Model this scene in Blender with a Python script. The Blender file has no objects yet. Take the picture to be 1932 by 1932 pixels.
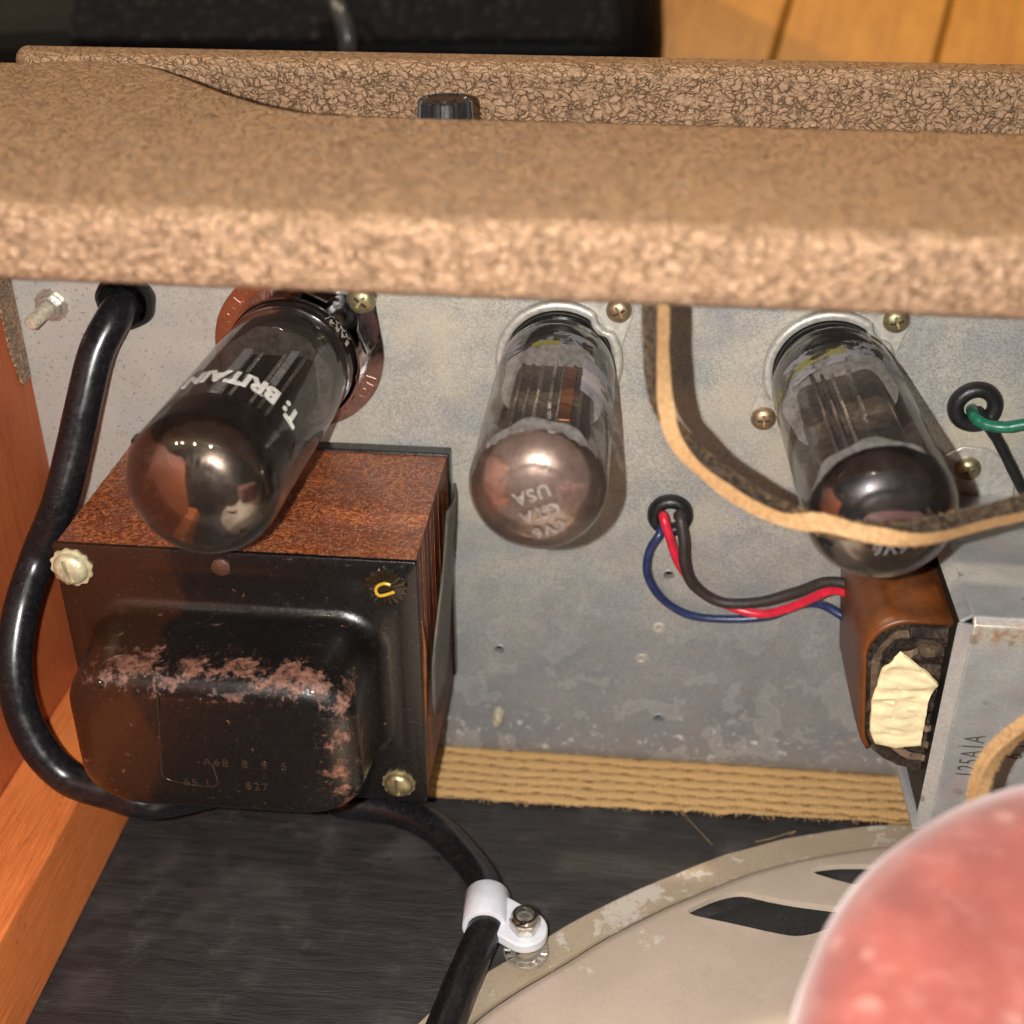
import bpy, bmesh, math, random
from mathutils import Vector, Matrix, Euler, noise
import numpy as np
random.seed(7)
S = bpy.context.scene
C = S.collection
S.unit_settings.scale_length = 0.01           # one unit is a centimetre
PI = math.pi
V = Vector

# ---------------------------------------------------------------- camera
F = 2431.0                                      # focal length in pixels of a 1932 px wide picture
def unit(a): a = np.array(a, float); return a/np.linalg.norm(a)
_Y = unit([279, -1430, F]); _D = np.array([4, 4134, F]); _D = unit(_D-_D.dot(_Y)*_Y); _X = np.cross(_D, _Y)
M3 = np.array([_X, _Y, -_D])                    # rows: amp axes seen from the camera (right, down, forward)
def ray(x, y): return M3 @ np.array([x-966, y-966, F])
def at(x, y, ax, v):
    r = ray(x, y); return V(r*(v/r[ax]))
TILT = math.radians(-40)
RW = Matrix.Rotation(TILT, 4, 'X')              # the amp lies tipped forward on its front
def atw(x, y, h):                               # a point on the horizontal plane z = h of the room
    r = RW.to_3x3() @ V(ray(x, y)); return r*(h/r.z)

cam = bpy.data.cameras.new('camera'); cam_o = bpy.data.objects.new('camera', cam); C.objects.link(cam_o)
m = Matrix(((M3[0][0], -M3[0][1], -M3[0][2], 0), (M3[1][0], -M3[1][1], -M3[1][2], 0), (M3[2][0], -M3[2][1], -M3[2][2], 0), (0, 0, 0, 1)))
cam_o.matrix_world = RW @ m
cam.sensor_width = 36; cam.lens = 36*F/1932; cam.clip_start = 0.2; cam.clip_end = 3000
cam.dof.use_dof = True; cam.dof.focus_distance = 33.0; cam.dof.aperture_fstop = 0.108
S.camera = cam_o
S.render.resolution_x = S.render.resolution_y = 1024

# ---------------------------------------------------------------- world and lamps
w = bpy.data.worlds.new('World'); S.world = w; w.use_nodes = True
w.node_tree.nodes['Background'].inputs[0].default_value = (1.0, 0.80, 0.62, 1)
w.node_tree.nodes['Background'].inputs[1].default_value = 0.022
def lamp(name, loc, power, size, col):
    l = bpy.data.lights.new(name, 'POINT'); l.energy = power; l.shadow_soft_size = size; l.color = col
    o = bpy.data.objects.new(name, l); C.objects.link(o); o.location = loc; return o
lamp('flash_lamp', RW @ V((-1.9, 0.3, -0.1)), 67000, 0.18, (1.0, 0.965, 0.915))
def lamp_dir(nx, ny):                            # direction a dome facing the camera mirrors at offset (nx, ny)
    nz = math.sqrt(1-nx*nx-ny*ny); return V(M3 @ np.array([2*nz*nx, -2*nz*ny, -(2*nz*nz-1)]))
for nx, ny, e in ((-.36, .25, .9), (-.29, .26, .8), (-.14, .25, 1.2), (.06, .24, 1.5), (.40, .22, .4)):   # small ceiling lamps behind the camera
    lamp('room_lamp', RW @ (lamp_dir(nx, ny)*260), 9.0e4*e, 2.6, (1.0, 0.84, 0.62))
for nx, ny, e in ((-.40, .52, 1.0), (.05, .55, 1.3)):                                        # two more, unseen, added to light the floor and back panel
    lamp('room_lamp', RW @ (lamp_dir(nx, ny)*260), 1.15e6*e, 5, (1.0, 0.80, 0.55))
S.view_settings.view_transform = 'Standard'; S.view_settings.look = 'None'
S.view_settings.exposure = 0.0; S.view_settings.gamma = 1.0

# ---------------------------------------------------------------- materials
class N:
    def __init__(s, name):
        s.m = bpy.data.materials.new(name); s.m.use_nodes = True; s.t = s.m.node_tree; s.t.nodes.clear()
        s.out = s.n('ShaderNodeOutputMaterial'); s.co = s.n('ShaderNodeTexCoord').outputs['Object']
    def n(s, k, **kw):
        x = s.t.nodes.new(k)
        for a, b in kw.items(): setattr(x, a, b)
        return x
    def l(s, a, b): s.t.links.new(a, b)
    def set(s, inp, v):
        if isinstance(v, bpy.types.NodeSocket): s.l(v, inp)
        elif isinstance(v, (tuple, list)) and len(v) == 3 and inp.type == 'RGBA': inp.default_value = (*v, 1)
        else: inp.default_value = v
    def mapping(s, scale, rot=(0,0,0)):
        x = s.n('ShaderNodeMapping'); s.l(s.co, x.inputs[0]); x.inputs['Scale'].default_value = scale if isinstance(scale, (tuple, list)) else (scale,)*3
        x.inputs['Rotation'].default_value = rot
        return x.outputs[0]
    def noise(s, scale, det=4, rough=.55, vec=None, dist=0):
        x = s.n('ShaderNodeTexNoise'); s.l(vec if vec else s.co, x.inputs['Vector'])
        x.inputs['Scale'].default_value = scale; x.inputs['Detail'].default_value = det; x.inputs['Roughness'].default_value = rough
        x.inputs['Distortion'].default_value = dist
        return x.outputs['Fac']
    def voro(s, scale, feat='F1', vec=None, out='Distance', rnd=1):
        x = s.n('ShaderNodeTexVoronoi', feature=feat); s.l(vec if vec else s.co, x.inputs['Vector']); x.inputs['Scale'].default_value = scale
        x.inputs['Randomness'].default_value = rnd
        return x.outputs[out]
    def ramp(s, fac, *stops):
        x = s.n('ShaderNodeValToRGB'); s.set(x.inputs[0], fac); e = x.color_ramp.elements
        while len(e) < len(stops): e.new(.5)
        for i, (p, c) in enumerate(stops):
            e[i].position = p; e[i].color = (*c, 1) if isinstance(c, tuple) else (c, c, c, 1)
        return x.outputs[0]
    def mix(s, f, a, b, mode='MIX'):
        x = s.n('ShaderNodeMix', data_type='RGBA', blend_type=mode)
        s.set(x.inputs[0], f); s.set(x.inputs[6], a); s.set(x.inputs[7], b); return x.outputs[2]
    def math(s, op, a, b=0.0, c=0.0):
        x = s.n('ShaderNodeMath', operation=op); s.set(x.inputs[0], a); s.set(x.inputs[1], b); s.set(x.inputs[2], c); return x.outputs[0]
    def warp(s, scale, amt, base=None):
        x = s.n('ShaderNodeTexNoise'); s.l(base if base else s.co, x.inputs['Vector']); x.inputs['Scale'].default_value = scale
        a = s.n('ShaderNodeVectorMath', operation='SCALE'); s.l(x.outputs['Color'], a.inputs[0]); a.inputs[3].default_value = amt
        b = s.n('ShaderNodeVectorMath', operation='ADD'); s.l(base if base else s.co, b.inputs[0]); s.l(a.outputs[0], b.inputs[1])
        return b.outputs[0]
    def xyz(s, i):
        x = s.n('ShaderNodeSeparateXYZ'); s.l(s.co, x.inputs[0]); return x.outputs[i]
    def bump(s, h, strength=.5, dist=.02, prev=None):
        x = s.n('ShaderNodeBump'); s.set(x.inputs['Height'], h); x.inputs['Strength'].default_value = strength; x.inputs['Distance'].default_value = dist
        if prev: s.l(prev, x.inputs['Normal'])
        return x.outputs[0]
    def bsdf(s, col, rough=.5, metal=0.0, normal=None, **kw):
        b = s.n('ShaderNodeBsdfPrincipled'); s.set(b.inputs['Base Color'], col); s.set(b.inputs['Roughness'], rough); s.set(b.inputs['Metallic'], metal)
        if normal: s.l(normal, b.inputs['Normal'])
        for k, v in kw.items(): s.set(b.inputs[k.replace('_', ' ')], v)
        s.last = b.outputs[0]; s.l(s.last, s.out.inputs[0]); return s
def simple(name, col, rough=.5, metal=0., nscale=3., var=.25, bump=.0, bscale=20, **kw):
    k = N(name); f = k.noise(nscale, 5)
    d = tuple(c*(1-var) for c in col); e = tuple(min(1, c*(1+var)) for c in col)
    c = k.ramp(f, (.3, d), (.7, e)); nn = k.bump(k.noise(bscale, 4), 1, bump) if bump else None
    r = k.ramp(k.noise(nscale*2.3, 4), (.3, max(0, rough-.08)), (.7, min(1, rough+.1)))
    k.bsdf(c, r, metal, nn, **kw); return k.m

def mat_tolex(name, grow=(.222, .135, .081), light=(.375, .230, .136)):
    k = N(name)
    v = k.warp(6, .20, k.warp(1.6, .45, k.mapping((.85, 1.1, 1.15)))); e = k.voro(5.4, 'DISTANCE_TO_EDGE', v)
    v3 = k.warp(11, .10, v); e2 = k.voro(8.5, 'DISTANCE_TO_EDGE', v3)
    n = k.noise(4.5, 3, .55)
    l1 = k.math('ADD', e, k.ramp(n, (.46, 0.), (.60, .09))); l2 = k.math('ADD', e2, k.ramp(k.noise(3.7, 2, .5, k.mapping((1, 1, 1), (0, 0, 1.3))), (.42, 0.), (.56, .12)))
    h = k.math('MULTIPLY', k.ramp(l1, (.0, .0), (.02, .25), (.055, .9), (.16, 1.)), k.ramp(l2, (.0, .35), (.03, .6), (.07, .97), (.15, 1.)))
    dome = k.ramp(e, (.0, 0.), (.3, 1.))
    hh = k.math('ADD', k.math('ADD', h, k.math('MULTIPLY', dome, .6)), k.math('MULTIPLY', k.noise(17, 4, .7), .45))
    c = k.mix(h, grow, k.ramp(k.noise(.6, 4), (.3, tuple(a_*.9 for a_ in light)), (.7, light)))  # grooves coloured darker, painting in the shade of the relief
    c = k.mix(k.ramp(k.noise(16, 3, .6), (.45, 0.), (.75, .25)), c, tuple(a_*.55 for a_ in light))
    k.bsdf(c, .33, 0, k.bump(hh, 1.0, .075)); return k.m
TOLEX = mat_tolex('brown_tolex')

def mat_wood(name, a, b, axis=1, rough=.55, sc=1.0):
    k = N(name); s3 = [9*sc]*3; s3[axis] = .5*sc
    v = k.mapping(tuple(s3)); n1 = k.noise(1.0, 6, .65, k.warp(.6, .8, v)); n2 = k.noise(6, 4, .6, v)
    c = k.ramp(n1, (.25, a), (.5, tuple((x+y)/2 for x, y in zip(a, b))), (.75, b))
    c = k.mix(k.ramp(n2, (.55, 0.), (.75, .5)), c, tuple(x*.55 for x in a))
    c = k.mix(k.ramp(k.noise(.35, 4), (.42, 0.), (.7, .55)), c, b)
    c = k.mix(k.ramp(k.noise(2.6, 5, .7), (.58, 0.), (.74, .45)), c, tuple(x*.5 for x in a))
    k.bsdf(c, rough, 0, k.bump(k.math('ADD', n1, n2), .6, .03)); return k.m
SIDEWOOD = mat_wood('orange_pine_side', (.27, .055, .017), (.52, .130, .036), 2)
CLEATWOOD = mat_wood('orange_pine_cleat', (.44, .105, .024), (.78, .235, .062), 1)
FLOORWOOD = mat_wood('varnished_floorboard', (.46, .165, .016), (.80, .37, .055), 1, .32, .35)

k = N('black_stained_plywood'); v = k.mapping((.5, 3.6, 3)); n1 = k.noise(1.1, 8, .72, k.warp(.9, 1.4, v)); n2 = k.noise(8, 4, .7, v)
c = k.ramp(n1, (.3, (.008, .007, .007)), (.55, (.024, .021, .021)), (.8, (.042, .037, .036)))
c = k.mix(k.ramp(k.noise(.45, 5, .6), (.52, 0.), (.72, .6)), c, (.075, .066, .065))
c = k.mix(k.ramp(k.noise(.9, 6, .75, k.warp(2, .6)), (.56, 0.), (.76, .6)), c, (.10, .09, .085))
c = k.mix(k.ramp(k.noise(18, 4, .8), (.64, 0.), (.70, .7)), c, (.18, .145, .12))
k.bsdf(c, k.ramp(n1, (.3, .42), (.7, .6)), 0, k.bump(k.math('ADD', n1, k.math('MULTIPLY', n2, .5)), .9, .05)); BLACKWOOD = k.m

# zinc plated steel with stains
k = N('aged_zinc_steel')
X_, Z_ = k.xyz(0), k.xyz(2)
mott = k.noise(17, 5, .8); big = k.noise(.28, 4, .55, k.warp(.4, 1.5)); mid = k.noise(1.1, 5, .6)
c = k.ramp(big, (.30, (.25, .26, .275)), (.45, (.34, .34, .33)), (.56, (.42, .395, .35)), (.72, (.31, .315, .33)))
c = k.mix(k.ramp(mid, (.4, 0.), (.66, .5)), c, (.44, .39, .30))
c = k.mix(k.ramp(k.noise(1.0, 5, .6, k.warp(1.5, .6)), (.48, 0.), (.62, .35)), c, (.22, .225, .235))
c = k.mix(k.ramp(mott, (.40, .62), (.58, 0.)), c, (.12, .115, .11))
c = k.mix(k.ramp(k.noise(5, 8, .85), (.60, 0.), (.70, .6)), c, (.62, .60, .56))
c = k.mix(k.ramp(k.noise(1, 5, .8, k.mapping((.8, 1, 22), (0, .5, 0))), (.66, 0.), (.72, .35)), c, (.55, .54, .52))
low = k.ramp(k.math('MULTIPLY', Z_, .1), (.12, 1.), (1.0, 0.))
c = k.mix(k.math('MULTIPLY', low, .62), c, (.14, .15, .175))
c = k.mix(k.math('MULTIPLY', k.ramp(k.noise(.42, 3, .5, k.warp(.6, 1.2)), (.44, 0.), (.68, .55)), k.ramp(k.math('MULTIPLY', Z_, .1), (.7, 0.), (1.3, 1.))), c, (.48, .41, .30))
# water marks low down and along the bottom
wm = k.ramp(k.noise(.9, 4, .55, k.warp(1.2, .8)), (.54, 0.), (.57, 1.), (.66, .45))
c = k.mix(k.math('MULTIPLY', k.math('MULTIPLY', wm, low), .42), c, (.40, .40, .385))
spl = k.math('MULTIPLY', k.ramp(k.noise(2.6, 6, .75), (.59, 0.), (.63, 1.)), k.ramp(k.math('MULTIPLY', Z_, .25), (.35, 1.), (.62, 0.)))
c = k.mix(k.math('MULTIPLY', spl, .75), c, (.60, .60, .59))
leftm = k.ramp(k.math('MULTIPLY_ADD', X_, -.12, -1.05), (.0, 0.), (.6, 1.))
pit = k.ramp(k.voro(7, 'F1', k.warp(5, .25)), (.16, 1.), (.26, 0.))
c = k.mix(k.math('MULTIPLY', leftm, .65), c, (.42, .38, .345))
c = k.mix(k.math('MULTIPLY', k.math('MULTIPLY', pit, leftm), .65), c, (.15, .12, .105))
rings = k.ramp(k.voro(.85, 'F1', None), (.035, 0.), (.05, .55), (.085, .55), (.10, 0.))
c = k.mix(k.math('MULTIPLY', rings, .6), c, (.27, .22, .14))
c = k.mix(k.ramp(k.voro(1.4, 'F1'), (.03, .8), (.045, 0.)), c, (.5, .36, .22))
rg = k.ramp(k.math('ADD', k.math('MULTIPLY', mott, .6), k.math('MULTIPLY', mid, .4)), (.3, .34), (.7, .58))
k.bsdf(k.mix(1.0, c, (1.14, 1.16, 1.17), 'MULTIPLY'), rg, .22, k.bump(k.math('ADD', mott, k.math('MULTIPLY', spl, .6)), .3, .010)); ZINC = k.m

k = N('galvanised_bracket'); mott = k.noise(12, 5, .75); big = k.noise(.6, 4)
c = k.ramp(big, (.3, (.24, .245, .25)), (.6, (.36, .36, .35)), (.8, (.42, .41, .38)))
c = k.mix(k.ramp(mott, (.38, .35), (.56, 0.)), c, (.15, .145, .14))
edge = k.ramp(k.math('ABSOLUTE', k.math('ADD', k.xyz(2), .42)), (.0, 1.), (.42, 0.))
rust = k.math('MULTIPLY', k.ramp(k.noise(4, 4, .7), (.45, 0.), (.58, 1.)), edge)
c = k.mix(k.math('MULTIPLY', edge, .45), c, (.50, .42, .27)); c = k.mix(k.math('MULTIPLY', rust, .8), c, (.27, .11, .04))
c = k.mix(k.ramp(k.voro(1.1, 'F1', k.warp(4, .2)), (.12, .75), (.17, 0.)), c, (.17, .145, .10))
c = k.mix(k.ramp(k.noise(.9, 3), (.52, 0.), (.7, .5)), c, (.34, .27, .26))
k.bsdf(k.mix(1.0, c, (1.3, 1.3, 1.3), 'MULTIPLY'), k.ramp(mott, (.3, .3), (.7, .5)), .35, k.bump(mott, .5, .012)); GALV = k.m

NICKEL = simple('bright_nickel', (.58, .55, .49), .26, .75, 4, .2)
RINGMETAL = simple('dull_tinned_ring', (.50, .48, .43), .42, .45, 6, .22, .01, 18)
CHROME = simple('polished_chrome', (.46, .45, .46), .12, 1.0, 2, .12)
BRASS = simple('aged_screw_metal', (.40, .29, .18), .38, .8, 5, .3, .008, 30)
YBRASS = simple('yellowed_screw_metal', (.36, .31, .18), .38, .8, 5, .3, .008, 30)
ZYEL = simple('varnished_bolt_head', (.55, .50, .33), .42, .4, 5, .3, .01, 18)
DARKGAP = simple('dark_recess', (.006, .005, .005), .8)
BLACKRUB = simple('black_rubber', (.012, .012, .013), .36, 0, 6, .4, .008, 26)
k = N('black_cord_rubber'); c = k.mix(k.ramp(k.noise(6, 7, .8), (.52, 0.), (.74, .5)), (.008, .008, .010), (.055, .05, .046)); k.bsdf(c, k.ramp(k.noise(3, 6, .7), (.35, .20), (.7, .38)), 0, k.bump(k.noise(9, 4), .15, .003)); CORD = k.m
BAKELITE = simple('black_bakelite', (.012, .011, .011), .2, 0, 6, .4)
GREYPLATE = simple('grey_anode_plate', (.16, .135, .12), .38, .4, 6, .5, .01, 20)
COPPER = simple('coppery_strip', (.36, .16, .08), .4, .6, 5, .35)
DARKANODE = simple('dark_brown_anode', (.030, .021, .016), .4, .3, 3, .5, .02, 9)
MICA = simple('pale_mica', (.42, .39, .37), .35, 0, 6, .4, .01, 12)
PALEROD = simple('pale_grey_strip', (.62, .61, .60), .5, .0, 9, .3)
EMBOSS = simple('engraved_letter', (.42, .25, .19), .25, .9, 5, .2)
WHITEINK = simple('white_print', (.66, .64, .58), .6, 0, 7, .22)
GREYINK = simple('faded_print', (.40, .35, .31), .6, 0, 14, .35)
CLAMPW = simple('white_nylon', (.66, .68, .74), .35, 0, 3, .08, Subsurface_Weight=.25)
REDW = simple('red_wire_insulation', (.62, .018, .045), .33, 0, 5, .25)
BLUEW = simple('blue_wire_insulation', (.018, .030, .095), .33, 0, 5, .4)
BROWNW = simple('dark_wire_insulation', (.030, .022, .020), .5, 0, 8, .4, .01, 30)
GREENW = simple('green_wire_insulation', (.012, .13, .075), .35, 0, 5, .3)
CREAM = simple('cream_paper_tape', (.78, .66, .40), .6, 0, 2, .1, .05, 3)
DRIED = simple('dried_lead', (.58, .45, .22), .4, .0, 8, .2)
KNOBB = simple('black_knob_plastic', (.016, .016, .017), .38, 0, 9, .3)
SPIGOT = simple('steel_thread', (.62, .56, .42), .35, .5, 8, .3)
GREYGASKET = simple('dark_card_wrap', (.085, .078, .064), .5, 0, 3, .3, .02, 6)
AMBER = simple('amber_varnish', (.16, .05, .008), .25, 0, 4, .3)

# black enamel with chipped, pink-brown worn edges
k = N('black_enamel_worn'); Yb, Xb, Zb = k.xyz(1), k.xyz(0), k.xyz(2)
patch = k.noise(1.5, 8, .78, k.warp(1.2, .25))
at_ed = k.noise(.8, 3)
band = k.ramp(k.math('ABSOLUTE', k.math('SUBTRACT', Zb, -1.74)), (.0, 1.), (.85, 0.))
rb = k.math('MULTIPLY', k.ramp(k.math('ABSOLUTE', k.math('SUBTRACT', Xb, 3.1)), (.0, 1.), (.75, 0.)), k.ramp(k.math('MULTIPLY', Zb, -.2), (.36, 0.), (.42, 1.)))
front = k.ramp(k.math('MULTIPLY', Yb, -.2), (.26, 0.), (.42, 1.))
msk = k.math('MULTIPLY', k.math('MAXIMUM', band, k.math('MULTIPLY', rb, .8)), front)
th = k.math('ADD', patch, k.math('MULTIPLY', msk, .20))
wear = k.ramp(th, (.64, 0.), (.69, 1.)); wear = k.math('MULTIPLY', k.math('MULTIPLY', wear, k.ramp(msk, (.05, 0.), (.4, 1.))), k.ramp(k.noise(5, 6, .8), (.38, .15), (.52, 1.)))
tiny = k.math('MAXIMUM', k.ramp(k.noise(3.8, 6, .8), (.63, 0.), (.67, .8)), k.math('MULTIPLY', k.ramp(k.noise(9, 6, .8), (.60, 0.), (.66, .9)), k.ramp(msk, (.0, 0.), (.3, 1.))))
c = k.mix(k.ramp(k.math('MULTIPLY_ADD', Xb, -.35, k.math('MULTIPLY', k.noise(.5, 3), .8)), (.9, 0.), (1.8, 1.)), (.005, .0045, .0045), (.022, .009, .005))
c = k.mix(wear, c, k.ramp(k.noise(6, 4), (.3, (.08, .034, .022)), (.7, (.27, .125, .085))))
c = k.mix(tiny, c, k.ramp(k.noise(2, 3), (.4, (.14, .055, .028)), (.6, (.30, .16, .11))))
c = k.mix(k.ramp(k.voro(9, 'F1'), (.05, .8), (.07, 0.)), c, (.24, .20, .15))
r = k.mix(wear, k.ramp(k.noise(7, 5, .7), (.35, .24), (.7, .36)), (.55, .55, .55))
k.bsdf(c, r, 0, k.bump(k.math('SUBTRACT', k.noise(9, 5, .7), wear), .45, .015), Coat_Weight=.15, Coat_Roughness=.06, Specular_IOR_Level=.5); ENAMEL = k.m

# varnished laminated iron, its glints painted in as bright flecks
k = N('varnished_rusty_iron'); sp = k.voro(26, 'F1', None, 'Color'); n1 = k.noise(8, 8, .82); n2 = k.noise(1.1, 4)
c = k.ramp(n1, (.38, (.045, .009, .005)), (.5, (.25, .050, .014)), (.62, (.70, .22, .045)))
c = k.mix(k.ramp(n2, (.45, 0.), (.62, .6)), c, (.19, .060, .036))
bw = k.n('ShaderNodeRGBToBW'); k.l(sp, bw.inputs[0])
gl = k.ramp(bw.outputs[0], (.74, 0.), (.82, 1.))
c = k.mix(k.math('MULTIPLY', gl, .55), c, (.85, .42, .20))
nm = k.bump(k.math('ADD', n1, k.math('MULTIPLY', bw.outputs[0], .8)), 1.0, .035)
k.bsdf(c, .30, .25, nm, Coat_Weight=.5, Coat_Roughness=.2); IRONTOP = k.m
k = N('varnished_lamination_edge'); v = k.mapping((1, 3, 1)); st = k.noise(9, 3, .6, k.mapping((.4, 14, .25)))
c = k.ramp(st, (.35, (.030, .009, .005)), (.55, (.095, .024, .011)), (.75, (.15, .042, .02)))
c = k.mix(k.ramp(k.noise(3, 5, .7), (.5, 0.), (.7, .6)), c, (.05, .015, .008))
k.bsdf(c, .36, .15, k.bump(st, .8, .04)); IRONSIDE = k.m

# brown kraft paper with lacquer
k = N('brown_lacquered_paper'); n1 = k.noise(1.3, 5, .6); n2 = k.noise(30, 4)
c = k.ramp(n1, (.3, (.07, .019, .005)), (.7, (.17, .048, .010))); c = k.mix(k.math('MULTIPLY', k.ramp(n2, (.45, 0.), (.7, 1.)), .25), c, (.30, .13, .04))
k.bsdf(c, .38, 0, k.bump(k.math('ADD', n1, k.math('MULTIPLY', n2, .3)), .5, .03)); KRAFT = k.m
k = N('blackened_winding_wax'); n1 = k.noise(2.2, 6, .7, k.warp(1.6, 1.0)); ly = k.noise(5, 4, .7, k.mapping((3, .6, 1.6)))
c = k.ramp(n1, (.34, (.008, .006, .005)), (.5, (.035, .022, .015)), (.66, (.13, .085, .05)), (.78, (.30, .22, .13)))
k.bsdf(c, .5, 0, k.bump(k.math('ADD', n1, ly), 1, .1)); WAX = k.m

# speaker frame paint
def mat_paint(name, col, chip, dirt, thr=.60, rough=.42):
    k = N(name); p = k.noise(1.0, 6, .72, k.warp(2, .4)); n = k.noise(14, 5, .7)
    c = k.ramp(k.noise(.5, 4), (.3, tuple(x*.85 for x in col)), (.7, col)); c = k.mix(k.ramp(n, (.35, .35), (.6, 0.)), c, dirt)
    c = k.mix(k.ramp(p, (thr, 0.), (thr+.03, .85)), c, chip)
    c = k.mix(k.ramp(k.noise(.8, 4, .6, k.warp(1, 1)), (.60, 0.), (.72, .4)), c, dirt)
    k.bsdf(c, rough, .1, k.bump(k.math('ADD', p, k.math('MULTIPLY', n, .4)), .4, .02)); return k.m
RIMPAINT = mat_paint('beige_frame_paint', (.58, .47, .34), (.74, .68, .60), (.27, .20, .115), .555)
CONEPAINT = mat_paint('pale_pinkish_frame_paint', (.75, .63, .51), (.86, .80, .72), (.48, .40, .33), .64, .36)
k = N('black_paper_cone'); c = k.ramp(k.noise(12, 5, .7), (.3, (.010, .009, .009)), (.7, (.045, .042, .038)))
k.bsdf(c, .8, 0, k.bump(k.noise(24, 4), .7, .03)); CONE = k.m
k = N('red_magnet_paint'); n = k.noise(.7, 4); lw = k.n('ShaderNodeLayerWeight'); lw.inputs[0].default_value = .25
c = k.ramp(n, (.35, (.165, .040, .034)), (.7, (.25, .062, .049)))
c = k.mix(k.ramp(k.voro(1.0, 'F1', k.warp(2, .3)), (.10, .22), (.2, 0.)), c, (.60, .36, .31))
c = k.mix(k.ramp(k.noise(2.2, 6, .75), (.5, 0.), (.75, .30)), c, (.42, .22, .19))
k.bsdf(c, .6, 0, k.bump(k.noise(8, 4), .3, .03), Sheen_Weight=.3, Sheen_Roughness=.5, Specular_IOR_Level=.2); REDCAP = k.m

# woven cloth of tan cord
k = N('tan_grille_cloth'); n = k.noise(9, 4, .6); g = k.noise(30, 3)
at_h = k.n('ShaderNodeAttribute'); at_h.attribute_name = 'weave'
c = k.ramp(at_h.outputs['Fac'], (.05, (.10, .045, .018)), (.4, (.34, .19, .075)), (.85, (.58, .36, .15)))
c = k.mix(k.ramp(n, (.6, 0.), (.75, .5)), c, (.64, .46, .26))
k.bsdf(c, .6, 0, k.bump(g, .6, .02)); CLOTH = k.m
THREAD = simple('loose_tan_thread', (.42, .27, .12), .7)
k = N('suede_face'); n = k.noise(7, 7, .8); c = k.ramp(n, (.38, (.012, .009, .007)), (.62, (.15, .112, .08)))
k.bsdf(c, 1.0, 0, k.bump(n, 1, .09), Specular_IOR_Level=.05); SUEDE = k.m
k = N('cut_leather_edge'); n = k.noise(9, 5, .8, k.mapping((1, 1, 1))); c = k.ramp(n, (.3, (.26, .14, .055)), (.6, (.48, .29, .13)), (.8, (.55, .40, .25)))
k.bsdf(c, .75, 0, k.bump(n, .8, .03)); LEATHER = k.m
k = N('black_speaker_cloth'); v = k.mapping((1, 1, 1)); a = k.noise(1.5, 5, .7); h = k.voro(1.7, 'F1', k.warp(1.2, .5)); 
c = k.mix(k.ramp(h, (.2, 1.), (.5, 0.)), (.006, .006, .008), k.ramp(a, (.4, (.006, .006, .007)), (.7, (.032, .034, .040))))
k.bsdf(c, .8, 0, k.bump(h, .8, .2), Specular_IOR_Level=.12); BLACKCLOTH = k.m
BLACKBOX = simple('black_vinyl', (.003, .0025, .0025), .6, Specular_IOR_Level=.15)

# thin tube glass: clear in the middle, hazier at grazing angles, dusty patches
def mat_glass(name, haze=.010, tint=(.96, .955, .945)):
    k = N(name); lw = k.n('ShaderNodeLayerWeight'); lw.inputs[0].default_value = .35
    fr = k.n('ShaderNodeFresnel'); fr.inputs[0].default_value = 1.5
    tr = k.n('ShaderNodeBsdfTransparent'); k.set(tr.inputs[0], tint)
    gl = k.n('ShaderNodeBsdfGlossy'); gl.inputs['Roughness'].default_value = .05; k.set(gl.inputs[0], (.95, .95, .95))
    df = k.n('ShaderNodeBsdfDiffuse'); k.set(df.inputs[0], (.62, .58, .54))
    dust = k.ramp(k.noise(2.0, 6, .75), (.4, haze*.2), (.75, haze*2.2))
    f = k.math('ADD', dust, k.math('MULTIPLY', k.math('POWER', lw.outputs['Facing'], 3.5), .30))
    m1 = k.n('ShaderNodeMixShader'); k.l(f, m1.inputs[0]); k.l(tr.outputs[0], m1.inputs[1]); k.l(df.outputs[0], m1.inputs[2])
    m2 = k.n('ShaderNodeMixShader'); k.l(k.math('MULTIPLY', fr.outputs[0], .7), m2.inputs[0]); k.l(m1.outputs[0], m2.inputs[1]); k.l(gl.outputs[0], m2.inputs[2])
    k.l(m2.outputs[0], k.out.inputs[0]); return k.m
GLASS = mat_glass('tube_glass'); GLASS1 = mat_glass('darker_tube_glass', .005, (.92, .91, .90))
def mat_getter(name, c0, c1, rough, dust=.2, alpha=1.0, metal=.9, coat=2.6, crough=.035):
    k = N(name); n = k.noise(1.6, 5, .65, k.warp(1.5, .6)); c = k.ramp(n, (.3, c0), (.7, c1))
    c = k.mix(k.ramp(k.noise(14, 5, .8), (.62, 0.), (.74, dust)), c, (.55, .5, .45))
    k.bsdf(c, k.ramp(k.noise(5, 5, .7), (.35, rough), (.75, rough+.10)), metal, k.bump(k.noise(5, 4), .15, .02), Coat_Weight=1.0, Coat_IOR=coat, Coat_Roughness=crough, Alpha=alpha); return k.m
GET1 = mat_getter('silver_getter_film', (.045, .035, .028), (.13, .10, .08), .28, .12)
GET2 = mat_getter('milky_brown_getter_film', (.17, .105, .082), (.33, .245, .21), .30, .35, .95, .6, 2.0, .05)
GET3 = mat_getter('black_getter_film', (.022, .020, .024), (.085, .078, .075), .30, .05)
FLAKE = simple('pale_getter_flake', (.62, .56, .50), .35, .2, 8, .3, Alpha=.75)
def mat_print(name, col, thr):
    k = N(name); n = k.noise(1.3, 6, .62, k.warp(3, .25)); a = k.ramp(n, (thr, 0.), (thr+.04, .62))
    k.bsdf(col, .5, 0, None, Alpha=a); return k.m
WHITEWEAR = mat_print('worn_white_print', (.46, .44, .47), .47)
YELLOWWEAR = mat_print('worn_yellow_print', (.38, .34, .03), .42)

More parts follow.
